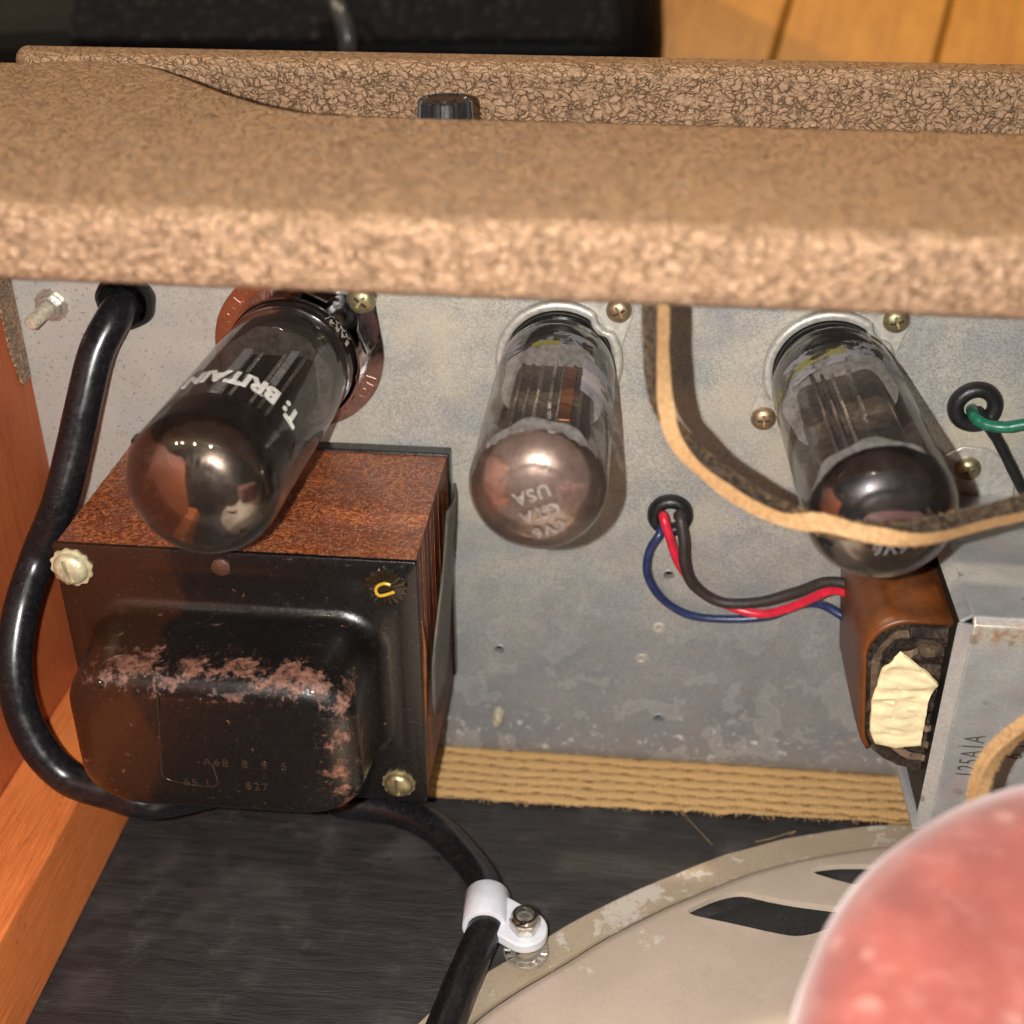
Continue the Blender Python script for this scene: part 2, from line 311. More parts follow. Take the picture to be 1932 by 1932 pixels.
# ---------------------------------------------------------------- mesh helpers
def link(name, bm, mat, parent=None, smooth=False, bevel=0, seg=2):
    me = bpy.data.meshes.new(name)
    if isinstance(bm, bmesh.types.BMesh):
        bm.normal_update(); bm.to_mesh(me); bm.free()
    else: me = bm
    for mm in (mat if isinstance(mat, (list, tuple)) else [mat]): me.materials.append(mm)
    o = bpy.data.objects.new(name, me); C.objects.link(o)
    if parent is not None:
        r = parent
        while r.parent: r = r.parent
        base = r.location
        off = V(parent.get('_abs', (0, 0, 0)))
        me.transform(Matrix.Translation(-off)); o.parent = parent; o['_abs'] = tuple(off)
        if parent.parent: pass
    else: o['_abs'] = (0, 0, 0)
    if smooth:
        for p in me.polygons: p.use_smooth = True
        if smooth == 'auto':
            try: me.set_sharp_from_angle(angle=math.radians(38))
            except Exception: pass
    if bevel:
        b = o.modifiers.new('bevel', 'BEVEL'); b.width = bevel; b.segments = seg; b.limit_method = 'ANGLE'; b.angle_limit = math.radians(40)
    return o
def thing(name, label, cat, loc, group=None, kind=None):
    o = bpy.data.objects.new(name, None); C.objects.link(o); o.location = loc; o['_abs'] = tuple(loc); o.empty_display_size = .5
    return tag(o, label, cat, group, kind)
def tag(o, label=None, cat=None, group=None, kind=None):
    if label: o['label'] = label
    if cat: o['category'] = cat
    if group: o['group'] = group
    if kind: o['kind'] = kind
    return o
def solo(name, bm, mat, label, cat, base, group=None, kind=None, **kw):   # a thing that is one mesh, origin at its base
    o = link(name, bm, mat, None, **kw); b = V(base)
    o.data.transform(Matrix.Translation(-b)); o.location = b
    return tag(o, label, cat, group, kind)
def box(bm, a, b, rz=None):
    a, b = V(a), V(b); c = (a+b)/2; s = b-a
    r = bmesh.ops.create_cube(bm, size=1, matrix=Matrix.Translation(c) @ Matrix.Diagonal((*s, 1)))
    return r['verts']
def B(): return bmesh.new()
def boxbm(a, b): m_ = B(); box(m_, a, b); return m_
def basis(axis, up=None):                        # matrix whose z column is axis
    z = V(axis).normalized(); u = V(up) if up else (V((0, 0, 1)) if abs(z.z) < .9 else V((1, 0, 0)))
    x = u.cross(z).normalized(); y = z.cross(x); return Matrix((x, y, z)).transposed().to_4x4()
def lathe(bm, prof, n=48, M=None, rfun=None, close=False):       # prof of (r, z) round the z axis
    M = M or Matrix.Identity(4); rings = []
    for (r, z) in prof:
        if r < 1e-6: rings.append([bm.verts.new(M @ V((0, 0, z)))])
        else: rings.append([bm.verts.new(M @ V((r*(rfun(2*PI*i/n, z) if rfun else 1)*math.cos(2*PI*i/n), r*(rfun(2*PI*i/n, z) if rfun else 1)*math.sin(2*PI*i/n), z))) for i in range(n)])
    if close: rings.append(rings[0])
    for a, b in zip(rings, rings[1:]):
        for i in range(n):
            j = (i+1) % n
            if len(a) == 1 and len(b) == 1: continue
            if len(a) == 1: bm.faces.new((a[0], b[i], b[j]))
            elif len(b) == 1: bm.faces.new((a[i], a[j], b[0]))
            else: bm.faces.new((a[i], a[j], b[j], b[i]))
    return bm
MY = basis((0, -1, 0), (0, 0, 1))                # lathe axis pointing out of the chassis face (-Y)
def onplate(x, z, y=32.1): return Matrix.Translation((x, y, z)) @ MY
def catmull(P, n=10):
    P = [V(p) for p in P]; Q = [P[0]*2-P[1]]+P+[P[-1]*2-P[-2]]; out = []
    for i in range(1, len(Q)-2):
        for k_ in range(n):
            t = k_/n; a, b, c_, d = Q[i-1:i+3]
            out.append(.5*((2*b)+(c_-a)*t+(2*a-5*b+4*c_-d)*t*t+(3*b-3*c_+d-a)*t**3))
    out.append(P[-1]); return out
def frames(P, up=(0, 0, 1)):
    T = [(P[min(i+1, len(P)-1)]-P[max(i-1, 0)]).normalized() for i in range(len(P))]
    u = V(up); u = (u-T[0]*u.dot(T[0])).normalized(); out = []
    for t in T:
        u = (u-t*u.dot(t)).normalized(); out.append((t, u, t.cross(u)))
    return out
def sweep(bm, P, r, n=16, up=(0, 0, 1), cap=True):
    fr = frames(P, up); rings = []
    for i, (p, (t, u, v_)) in enumerate(zip(P, fr)):
        rr = r(i/(len(P)-1)) if callable(r) else r
        rings.append([bm.verts.new(p+rr*(math.cos(2*PI*k_/n)*u+math.sin(2*PI*k_/n)*v_)) for k_ in range(n)])
    for a, b in zip(rings, rings[1:]):
        for i in range(n): bm.faces.new((a[i], a[(i+1) % n], b[(i+1) % n], b[i]))
    if cap: bm.faces.new(rings[0][::-1]); bm.faces.new(rings[-1])
    return bm
def ribbon(bm, P, N_, w_, t_, sub=3):            # strap: rectangular section, N_ = normals of the broad face
    rings = []
    T = [(P[min(i+1, len(P)-1)]-P[max(i-1, 0)]).normalized() for i in range(len(P))]
    for p, t, n_ in zip(P, T, N_):
        n_ = (n_-t*n_.dot(t)).normalized(); b = t.cross(n_)
        w2, t2_ = w_*(1+.18*noise.noise(p*.9)), t_*(1+.22*noise.noise(p*1.3+V((5, 5, 5))))
        cs = [(w2/2, t2_/2), (-w2/2, t2_/2), (-w2/2, -t2_/2), (w2/2, -t2_/2)]
        rings.append([bm.verts.new(p+b*x+n_*y) for x, y in cs])
    for a, b in zip(rings, rings[1:]):
        for i in range(4):
            f = bm.faces.new((a[i], a[(i+1) % 4], b[(i+1) % 4], b[i])); f.material_index = 0 if i in (0, 2) else 1
    bm.faces.new(rings[0][::-1]).material_index = 1; bm.faces.new(rings[-1]).material_index = 1
    return bm
def prism(bm, pts, M, h):                         # outline in local xy, extruded h along local z
    a = [bm.verts.new(M @ V((x, y, 0))) for x, y in pts]; b = [bm.verts.new(M @ V((x, y, h))) for x, y in pts]
    n = len(pts); bm.faces.new(a[::-1]); bm.faces.new(b)
    for i in range(n): bm.faces.new((a[i], a[(i+1) % n], b[(i+1) % n], b[i]))
    return bm
def smoothloop(pts, n=6):
    P = [V((x, y, 0)) for x, y in pts]; P = P+[P[0]]; L = len(P)-1; out = []
    for i in range(L):
        a, b, c_, d = P[(i-1) % L], P[i], P[(i+1) % L], P[(i+2) % L]
        for k_ in range(n):
            t = k_/n; q = .5*((2*b)+(c_-a)*t+(2*a-5*b+4*c_-d)*t*t+(3*b-3*c_+d-a)*t**3); out.append((q.x, q.y))
    return out
def rrect(w_, h_, r, n=6):
    out = []
    for cx, cy, a0 in ((w_/2-r, h_/2-r, 0), (-w_/2+r, h_/2-r, 90), (-w_/2+r, -h_/2+r, 180), (w_/2-r, -h_/2+r, 270)):
        for i in range(n+1):
            a = math.radians(a0+90*i/n); out.append((cx+r*math.cos(a), cy+r*math.sin(a)))
    return out
def mesh_from(bm):
    me = bpy.data.meshes.new('t'); bmesh.ops.recalc_face_normals(bm, faces=bm.faces[:]); bm.to_mesh(me); bm.free(); return me
def cut(bm, cutter):                              # boolean difference, result as bmesh
    a = bpy.data.objects.new('a', mesh_from(bm)); b = bpy.data.objects.new('b', mesh_from(cutter)); C.objects.link(a); C.objects.link(b)
    md = a.modifiers.new('x', 'BOOLEAN'); md.object = b; md.operation = 'DIFFERENCE'; md.solver = 'EXACT'; md.use_self = True
    dg = bpy.context.evaluated_depsgraph_get(); me = bpy.data.meshes.new_from_object(a.evaluated_get(dg))
    out = B(); out.from_mesh(me)
    for o in (a, b): bpy.data.objects.remove(o)
    return out
def text(bm, s, size, fn, bold=0., spacing=1., depth=.01):       # glyphs mapped by fn(x, y, z)
    cu = bpy.data.curves.new('t', 'FONT'); cu.body = s; cu.size = size; cu.offset = bold; cu.extrude = depth; cu.resolution_u = 3
    cu.align_x = 'CENTER'; cu.space_character = spacing
    o = bpy.data.objects.new('t', cu); C.objects.link(o); dg = bpy.context.evaluated_depsgraph_get(); dg.update()
    me = bpy.data.meshes.new_from_object(o.evaluated_get(dg)); bpy.data.objects.remove(o)
    vs = [bm.verts.new(fn(*v_.co)) for v_ in me.vertices]
    for p in me.polygons:
        try: bm.faces.new([vs[i] for i in p.vertices])
        except ValueError: pass
    return bm
def copy_tree(o, parent=None):
    c = o.copy(); C.objects.link(c)
    if parent is not None: c.parent = parent
    for ch in list(o.children): copy_tree(ch, c)
    return c

PY = 32.1; BZ = -28.35

# ================================================================ the room behind
FH = -75.0
a0, a1 = atw(1490, 0, FH), atw(1455, 118, FH); b0 = atw(1795, 0, FH)
d = (a0-a1); d.z = 0; d.normalize(); side = V((d.y, -d.x, 0)); pitch = abs((b0-a0).dot(side))
floor = bpy.data.objects.new('floor', None); C.objects.link(floor); floor.location = (0, 0, FH); floor['_abs'] = (0, 0, FH); floor['kind'] = 'structure'; floor['_world'] = 1
sub = link('subfloor', boxbm((-300, -250, FH-4), (300, 350, FH-2.2)), DARKGAP, floor)
me0 = None
rot = math.atan2(d.y, d.x)-PI/2
for i in range(-14, 16):
    c0 = a0+side*(pitch*(i-.5))*(1 if (b0-a0).dot(side) > 0 else -1)
    for j in range(-1, 2):
        if me0 is None:
            bm = boxbm((-pitch/2+.14, -99.8, -2.2), (pitch/2-.14, 99.8, 0)); o = link('plank', bm, FLOORWOOD, None, bevel=.18); me0 = o.data
        else:
            o = bpy.data.objects.new('plank', me0); C.objects.link(o); bv = o.modifiers.new('bevel', 'BEVEL'); bv.width = .18
        o.parent = floor; jj = j*200+(i*73 % 160)-80
        o.location = (c0.x+d.x*jj, c0.y+d.y*jj, random.uniform(-.03, .03)); o.rotation_euler = (0, 0, rot)

# black amplifier standing beyond
H2 = -50.0
pA, pB, pC = atw(1262, 98, H2), atw(1300, -60, H2), atw(300, 125, H2)
ex = (pA-pC).normalized(); ey = V((-ex.y, ex.x, 0))
amp = thing('black_amplifier', 'black cloth-topped amplifier standing on the wood floor beyond the brown cabinet', 'amplifier', (pA.x-30, pA.y+15, FH)); amp['_world'] = 1
Mb = Matrix((ex, ey, V((0, 0, 1)))).transposed().to_4x4(); Mb.translation = V((pA.x, pA.y, 0))
bm = B(); box(bm, (-62, 0, FH), (0, 30, H2)); bm.transform(Mb); link('body', bm, BLACKBOX, amp, bevel=3.2, seg=6)
bm = B(); prism(bm, [(-29, 1.4), (-2.2, .5), (-2.6, 27), (-29, 27)], Mb @ Matrix.Translation((0, 0, H2-.1)), .5); link('cloth_panel', bm, BLACKCLOTH, amp, bevel=.3)
P = catmull([atw(618, -40, H2+2), atw(640, 20, H2+2.5), atw(655, 70, H2+2), atw(655, 130, H2+1), atw(650, 190, H2+1)], 8)
cb = solo('cable', sweep(B(), P, .42, 14), simple('grey_cable', (.06, .06, .065), .25), 'thin dark grey cable running over the black amplifier', 'cable', P[2]); 
for p in cb.data.polygons: p.use_smooth = True
cb['_world'] = 1

# ================================================================ amplifier cabinet
cab = thing('amplifier_cabinet', 'open-backed amplifier cabinet covered in brown textured vinyl with orange pine inside', 'amplifier cabinet', (0, 28, BZ-1.2))
# upper back panel
pts = [(-16.9, 20.9), (22, 20.45), (22, 27.6), (14, 27.65), (7.84, 27.75), (2, 27.85), (-1.25, 27.9), (-5.2, 27.93), (-6.6, 28.0), (-7.4, 28.2), (-8.3, 28.75), (-9.4, 29.7), (-10.8, 31.2),
       (-11.7, 32.1), (-12.5, 32.75), (-13.3, 32.9), (-14.5, 32.95), (-15.3, 32.85), (-15.9, 32.3), (-16.5, 31.2), (-16.9, 29.8)]
bm = prism(B(), pts, Matrix.Translation((0, 0, -8.12)), 1.42)
link('back_panel', bm, TOLEX, cab, smooth='auto', bevel=.34, seg=5)
# front rim
bm = B(); prism(bm, [(-15.75, 34.2), (22, 34.2), (22, 35.6), (-17.2, 35.6), (-17.0, 34.9), (-16.5, 34.4)], Matrix.Translation((0, 0, -14)), 7.15)
link('front_rim', bm, TOLEX, cab, smooth='auto', bevel=.3, seg=5)
bm = boxbm((-15.2, 28.6, -10.2), (22, 34.15, -8.85)); link('control_panel', bm, CHROME, cab, bevel=.05)
# sides, baffle, cleat
bm = boxbm((-18.7, 4, BZ-1.2), (-17.0, 35.55, -7.4)); link('side_panel', bm, SIDEWOOD, cab, bevel=.06)
bm = B(); prism(bm, [(31.0, -8.2), (31.0, -10), (31.15, -12.6), (31.2, -14.2), (31.5, -15.3), (32.05, -15.25), (32.05, -8.2)], Matrix(((0, 0, 1, -16.99), (1, 0, 0, 0), (0, 1, 0, 0), (0, 0, 0, 1))), .07)
link('folded_vinyl_edge', bm, TOLEX, cab, bevel=.02)
link('corner_covering', boxbm((-19, 22, -7.9), (-15.6, 35.3, -7.25)), TOLEX, cab, bevel=.3)
bm = boxbm((-16.98, 27.3, -9.9), (-15.9, 31.9, -8.3)); link('support_cleat', bm, TOLEX, cab, bevel=.1)
bm = boxbm((-17.0, 4, BZ-1.2), (26, 36.5, BZ)); link('baffle_board', bm, BLACKWOOD, cab)
bm = B(); box(bm, (-16.98, 4, BZ+.01), (-14.7, 31.95, -25.15)); link('corner_cleat', bm, CLEATWOOD, cab, bevel=.07)
# grille cloth wrapped on to the baffle, woven ribs as geometry
bm = B(); nx, ny = 620, 46; x0, x1 = -14.6, 17.0; lay = bm.verts.layers.float.new('weave'); g = []
for i in range(nx+1):
    row = []; x = x0+(x1-x0)*i/nx
    e0 = 29.93+.30*(x+5.4)/14*.9 + .10*noise.noise(V((x*1.3, 0, 3)))+.05*noise.noise(V((x*9, 0, 1)))+.03*noise.noise(V((x*30, 0, 1)))
    for j in range(ny+1):
        t = j/ny; y = e0+(33.0-e0)*t; yy = (y-30)/.40+.25*noise.noise(V((x*.5, y, 0)))+x*.010
        cell = math.sin(x*2*PI/1.05+math.floor(yy)*2.9+1.3*noise.noise(V((x*.6, math.floor(yy)*3.1, 5))))
        rib = abs(math.sin(PI*yy)); fine = .5+.5*math.sin(x*2*PI/.16+3*noise.noise(V((x*2, y*3, 0))))
        dark = max(0, cell)*(1-rib)**1.1
        lens = max(0, min(1, (.62*max(0, cell+.05)*(1+.6*noise.noise(V((x*2.5, yy, 1))))-rib)*5)); thin = rib**.30
        h = (.30+.70*thin)*(1-.60*lens)*(.82+.18*fine)+.10*noise.noise(V((x*6, y*9, 2)))
        v_ = bm.verts.new((x, y, BZ+.05+.10*h)); v_[lay] = max(0, min(1, h*(1-.45*lens*(.6+.4*fine)))); v_.co.z += .02*noise.noise(V((x*16, y*16, 8)))+.015*math.sin(x*2*PI/.085+yy*5); row.append(v_)
    g.append(row)
for i in range(nx):
    for j in range(ny): bm.faces.new((g[i][j], g[i+1][j], g[i+1][j+1], g[i][j+1]))
link('grille_cloth', bm, CLOTH, cab, smooth=True)
bm = B()
for i in range(90):
    x = random.uniform(-4.8, 9.5); y = 30.0+.02*(x+5); l_ = random.uniform(.05, .2); dx = random.uniform(-.25, .25)
    sweep(bm, [V((x, y+.05, BZ+.1)), V((x+dx*.5, y-l_*.5, BZ+.14)), V((x+dx, y-l_, BZ+.06))], .009, 4)
sweep(bm, catmull([at(1490, 1575, 2, BZ+.15), at(1500, 1568, 2, BZ+.2), at(1455, 1582, 2, BZ+.2), at(1425, 1588, 2, BZ+.1)], 5), .010, 6)
sweep(bm, catmull([at(1266, 1497, 2, BZ+.3), at(1290, 1535, 2, BZ+.35), at(1345, 1595, 2, BZ+.12)], 5), .006, 6)
link('frayed_thread', bm, THREAD, cab)['kind'] = 'stuff'
# control knob, fluted
kb = thing('control_knob', 'small black fluted knob behind the top edge of the brown cabinet', 'knob', (-4.67, 31, -8.85))
fl = lambda a, z: 1+.08*(1 if math.sin(a*18+.7) > 0 else -1)*(1 if z > .2 and z < 1.7 else 0)
bm = lathe(B(), [(0, 0), (.8, 0), (.8, .12), (.70, .25), (.60, 1.66), (.585, 1.70), (.53, 1.71), (.50, 1.67), (0, 1.67)], 216, Matrix.Translation((-4.67, 31, -8.74)), fl)
link('knob_body', bm, KNOBB, kb, smooth='auto')
bm = lathe(B(), [(0, 0), (.26, 0), (.26, .03), (0, .03)], 24, Matrix.Translation((-4.67, 31, -7.07))); link('knob_cap', bm, KNOBB, kb, smooth='auto')

# ================================================================ chassis
ch = thing('chassis', 'grey zinc steel chassis plate behind the three tubes, stained and pitted', 'chassis', (0, PY+.1, BZ))
bm = B(); prof = [(PY, -8.9), (PY, -27.5)]
for i in range(9):
    a = math.radians(90*i/8); prof.append((PY+.42-.42*math.cos(a), -27.5-.8*math.sin(a)))
prof += [(PY+4, -28.3), (PY+4, -28.1), (PY+.5, -28.1), (PY+.22, -27.4), (PY+.22, -8.9)]
for (y, z) in prof: pass
a = [bm.verts.new((-16.98, y, z)) for y, z in prof]; b = [bm.verts.new((24, y, z)) for y, z in prof]; n = len(prof)
bm.faces.new(a); bm.faces.new(b[::-1])
for i in range(n): bm.faces.new((a[(i+1) % n], a[i], b[i], b[(i+1) % n]))
cut_ = B()
for (x, z) in ((-3.59, -23.94), (1.45, -20.86), (1.45, -26.27)): lathe(cut_, [(0, -.6), (.14, -.6), (.14, .5), (0, .5)], 20, onplate(x, z))
bm = cut(bm, cut_)
link('chassis_plate', bm, ZINC, ch, smooth='auto')
HOLEMAT = ZINC
for (x, z) in ((-3.59, -23.94), (1.45, -20.86), (1.45, -26.27)):
    link('hole_rim', lathe(B(), [(.14, .0), (.145, .02), (.16, .02), (.18, .01), (.19, 0)], 24, onplate(x, z, PY-.001)), ZINC, ch, smooth=True)
bm = boxbm((-16.9, PY+.23, -27.9), (24, PY+.4, -8.9)); link('hole_shade_sheet', bm, DARKGAP, ch)  # near-black sheet standing in for shade inside the empty chassis
# short threaded stud low on the plate
def threaded(bm, M, r, L, pitch_=.07, tip=True):
    p = []; k_ = int(L/pitch_)
    for i in range(k_): p += [(r, i*pitch_), (r*.86, (i+.5)*pitch_)]
    p += [(r, k_*pitch_), (r*.7, k_*pitch_+.08), (0, k_*pitch_+.08)]
    return lathe(bm, p, 24, M)
link('threaded_stud', threaded(B(), onplate(-3.62, -26.37), .16, .62), SPIGOT, ch, smooth='auto')
# weld spots on the plate
for px_, py_ in ((1210, 1243), (1243, 1185)):
    p = at(px_, py_, 1, PY); link('weld_spot', lathe(B(), [(.20, 0), (.17, .015), (.06, .01), (.05, -.0)], 24, onplate(p.x, p.z)), RINGMETAL, ch, smooth=True)

# bolt with nut at the left
bt = thing('mounting_bolt', 'threaded bolt end with hex nut beside the power cord grommet', 'bolt', (-16.0, PY, -13.0))
p = at(98, 575, 1, PY); Mn = onplate(p.x, p.z)
link('hex_nut', prism(B(), [(.36*math.cos(i*PI/3+.3), .36*math.sin(i*PI/3+.3)) for i in range(6)], Mn @ Matrix.Translation((0, 0, .06)), .26), NICKEL, bt, bevel=.035)
bm = lathe(B(), [(0, 0), (.47, 0), (.47, .05), (0, .06)], 40, Mn, lambda a, z: 1+.05*math.sin(a*14)); link('lock_washer', bm, NICKEL, bt, smooth='auto')
link('bolt_thread', threaded(B(), Mn, .20, 1.35), SPIGOT, bt, smooth='auto')

# Phillips screw, one mesh for all
def phillips():
    bm = lathe(B(), [(0, -.1), (.30, -.1), (.335, 0), (.345, .05), (.32, .13), (.25, .20), (.14, .245), (0, .26)], 32)
    c_ = B(); box(c_, (-.175, -.035, .06), (.175, .035, .4)); bm = cut(bm, c_)
    c_ = B(); box(c_, (-.035, -.175, .06), (.035, .175, .4)); bm = cut(bm, c_)
    c_ = B(); lathe(c_, [(0, .04), (.04, .08), (.085, .4), (0, .4)], 8); bm = cut(bm, c_)
    me = bpy.data.meshes.new('screw'); bmesh.ops.recalc_face_normals(bm, faces=bm.faces[:]); bm.to_mesh(me); bm.free()
    return me
SCREW = phillips()
def screw(x, z, y, mat, label, ang=0, s=1.0, group='Phillips screws on the chassis'):
    me = SCREW.copy(); me.materials.clear(); me.materials.append(mat); me.name = 'screw'
    for p in me.polygons: p.use_smooth = True
    me.set_sharp_from_angle(angle=math.radians(35))
    o = bpy.data.objects.new('screw', me); C.objects.link(o)
    o.matrix_world = onplate(x, z, y) @ Matrix.Rotation(ang, 4, 'Z') @ Matrix.Scale(s, 4)
    return tag(o, label, 'screw', group)

# ---------------------------------------------------------------- tube sockets
def ear_outline(R, d_, r_e, ang):                 # ring plate with two ears
    out = []
    N_ = 96
    for i in range(N_):
        a = 2*PI*i/N_; v_ = V((math.cos(a), math.sin(a)))
        best = R
        for s in (1, -1):
            e = V((math.cos(ang), math.sin(ang)))*d_*s
            bq = v_.dot(e); disc = bq*bq-(e.length_squared-r_e*r_e)
            if disc > 0 and bq > 0: best = max(best, bq+math.sqrt(disc))
        out.append((v_.x*best, v_.y*best))
    # convex hull gives the straight shoulders of the stamped plate
    pts_ = sorted(out); 
    def half(ps):
        h = []
        for p in ps:
            while len(h) >= 2 and (h[-1][0]-h[-2][0])*(p[1]-h[-2][1])-(h[-1][1]-h[-2][1])*(p[0]-h[-2][0]) <= 0: h.pop()
            h.append(p)
        return h
    lo = half(pts_); up = half(pts_[::-1]); return lo[:-1]+up[:-1]
def socket(cx, cz, label):
    t = thing('tube_socket', label, 'tube socket', (cx, PY, cz), 'tube sockets with plain rings')
    M = onplate(cx, cz)
    flip = Matrix.Diagonal((1, 1, 1, 1))
    bm = prism(B(), ear_outline(1.5, 2.1, .42, ANG), M, .07); link('flange_plate', bm, RINGMETAL, t, smooth='auto', bevel=.02)
    def rf(a, z):
        q = 1.0
        for s in (0, PI):
            dd = (a-ANG-s+PI) % (2*PI)-PI
            q -= .10*math.exp(-(dd/.17)**4)
        return q
    bm = lathe(B(), [(1.70, .05), (1.72, .20), (1.69, .27), (1.62, .30), (1.50, .30), (1.47, .26), (1.46, .05)], 128, M, lambda a, z: rf(a, z)); link('saddle_ring', bm, RINGMETAL, t, smooth=True)
    bm = lathe(B(), [(0, .1), (1.0, .1), (1.44, .1), (1.45, .32), (1.40, .40), (1.34, .40), (1.33, .33), (1.30, .33), (1.29, .42), (1.2, .42), (0, .42)], 64, M, lambda a, z: min(1, rf(a, z)+.03)); link('socket_body', bm, BAKELITE, t, smooth='auto')
    return t
# local frame of onplate: x column and y column
_x = (MY.to_3x3() @ V((1, 0, 0))); _y = (MY.to_3x3() @ V((0, 1, 0)))
def loc_ang(dx, dz):                              # angle in the lathe frame of a direction (dx, dz) on the plate
    d_ = V((dx, 0, dz)); return math.atan2(d_.dot(_y), d_.dot(_x))
ANG = loc_ang(1.55, 1.48)
socket(-1.90, -14.08, 'round metal tube socket under the middle tube')
socket(5.24, -14.08, 'round metal tube socket under the right tube with screws at both ears')
screw(-.35, -12.6, PY-.07, BRASS, 'coppery Phillips screw upper right of the middle tube', .5)
screw(6.79, -12.6, PY-.07, YBRASS, 'golden Phillips screw upper right of the right tube, half under the cabinet edge', .35)
screw(3.69, -15.56, PY-.07, BRASS, 'Phillips screw lower left of the right tube', .1)
screw(-3.45, -15.56, PY-.07, BRASS, 'Phillips screw lower left of the middle tube, behind its bulb', .1)

# polished retainer socket of the left tube
LX, LZ = -9.05, -14.1
t = thing('tube_retainer', 'polished ring-shaped tube retainer with engraved lettering under the left tube', 'tube retainer', (LX, PY, LZ))
M = onplate(LX, LZ)
c_ = B(); lathe(c_, [(0, -.2), (1.62, -.2), (1.62, .4), (0, .4)], 64, M)
bm = cut(prism(B(), ear_outline(2.36, 2.45, .40, ANG), M, .09), c_); link('retainer_flange', bm, CHROME, t, smooth='auto', bevel=.02)
bm = lathe(B(), [(1.80, .09), (1.90, .12), (1.86, .9), (1.80, .9), (1.72, .12)], 96, M); link('retainer_wall', bm, CHROME, t, smooth='auto')
for s, a_mid in ((1, 138), (1, -47)):
    am = math.radians(a_mid); R_ = 2.13
    def fn(x, y, z, am=am, R_=R_):
        a = am+x/R_; r = R_-y+.1; return V((LX+r*math.cos(a), PY-.092-z, LZ+r*math.sin(a)))
    link('lettering', text(B(), 'BELTON', .40, fn, 0., 1.55, .012), EMBOSS, t)
e = V((1.55, 0, 1.48)).normalized(); pe = V((LX, 0, LZ))+e*2.3
# two upright clips hugging the screw ear
for ang_off in (-.42, .42):
    a = math.atan2(1.48, 1.55)+ang_off; q = V((LX+2.0*math.cos(a), 0, LZ+2.0*math.sin(a)))
    bm = B(); tdir = V((math.cos(a+PI/2), 0, math.sin(a+PI/2))); nd = V((math.cos(a), 0, math.sin(a)))
    vs = []
    for (u, y, w0) in ((-.55, PY-.05, .0), (.55, PY-.05, .0), (.35, PY-.95, .05), (-.35, PY-1.05, .05)):
        vs.append(V((q.x, y, q.z))+tdir*u+nd*w0)
    f0 = [bm.verts.new(v_) for v_ in vs]; f1 = [bm.verts.new(v_+nd*.07) for v_ in vs]
    bm.faces.new(f0); bm.faces.new(f1[::-1])
    for i in range(4): bm.faces.new((f0[i], f1[i], f1[(i+1) % 4], f0[(i+1) % 4]))
    bmesh.ops.recalc_face_normals(bm, faces=bm.faces[:]); link('spring_clip', bm, CHROME, t, bevel=.02)
screw(-7.18, -12.5, PY-.22, YBRASS, 'shiny Phillips screw at the top of the left tube retainer', .9, 1.12)
bm = prism(B(), [(.42*math.cos(i*PI/3+.2), .42*math.sin(i*PI/3+.2)) for i in range(6)], onplate(-7.18, -12.5, PY-.02), .22)
link('hex_spacer', bm, CHROME, t, bevel=.03)

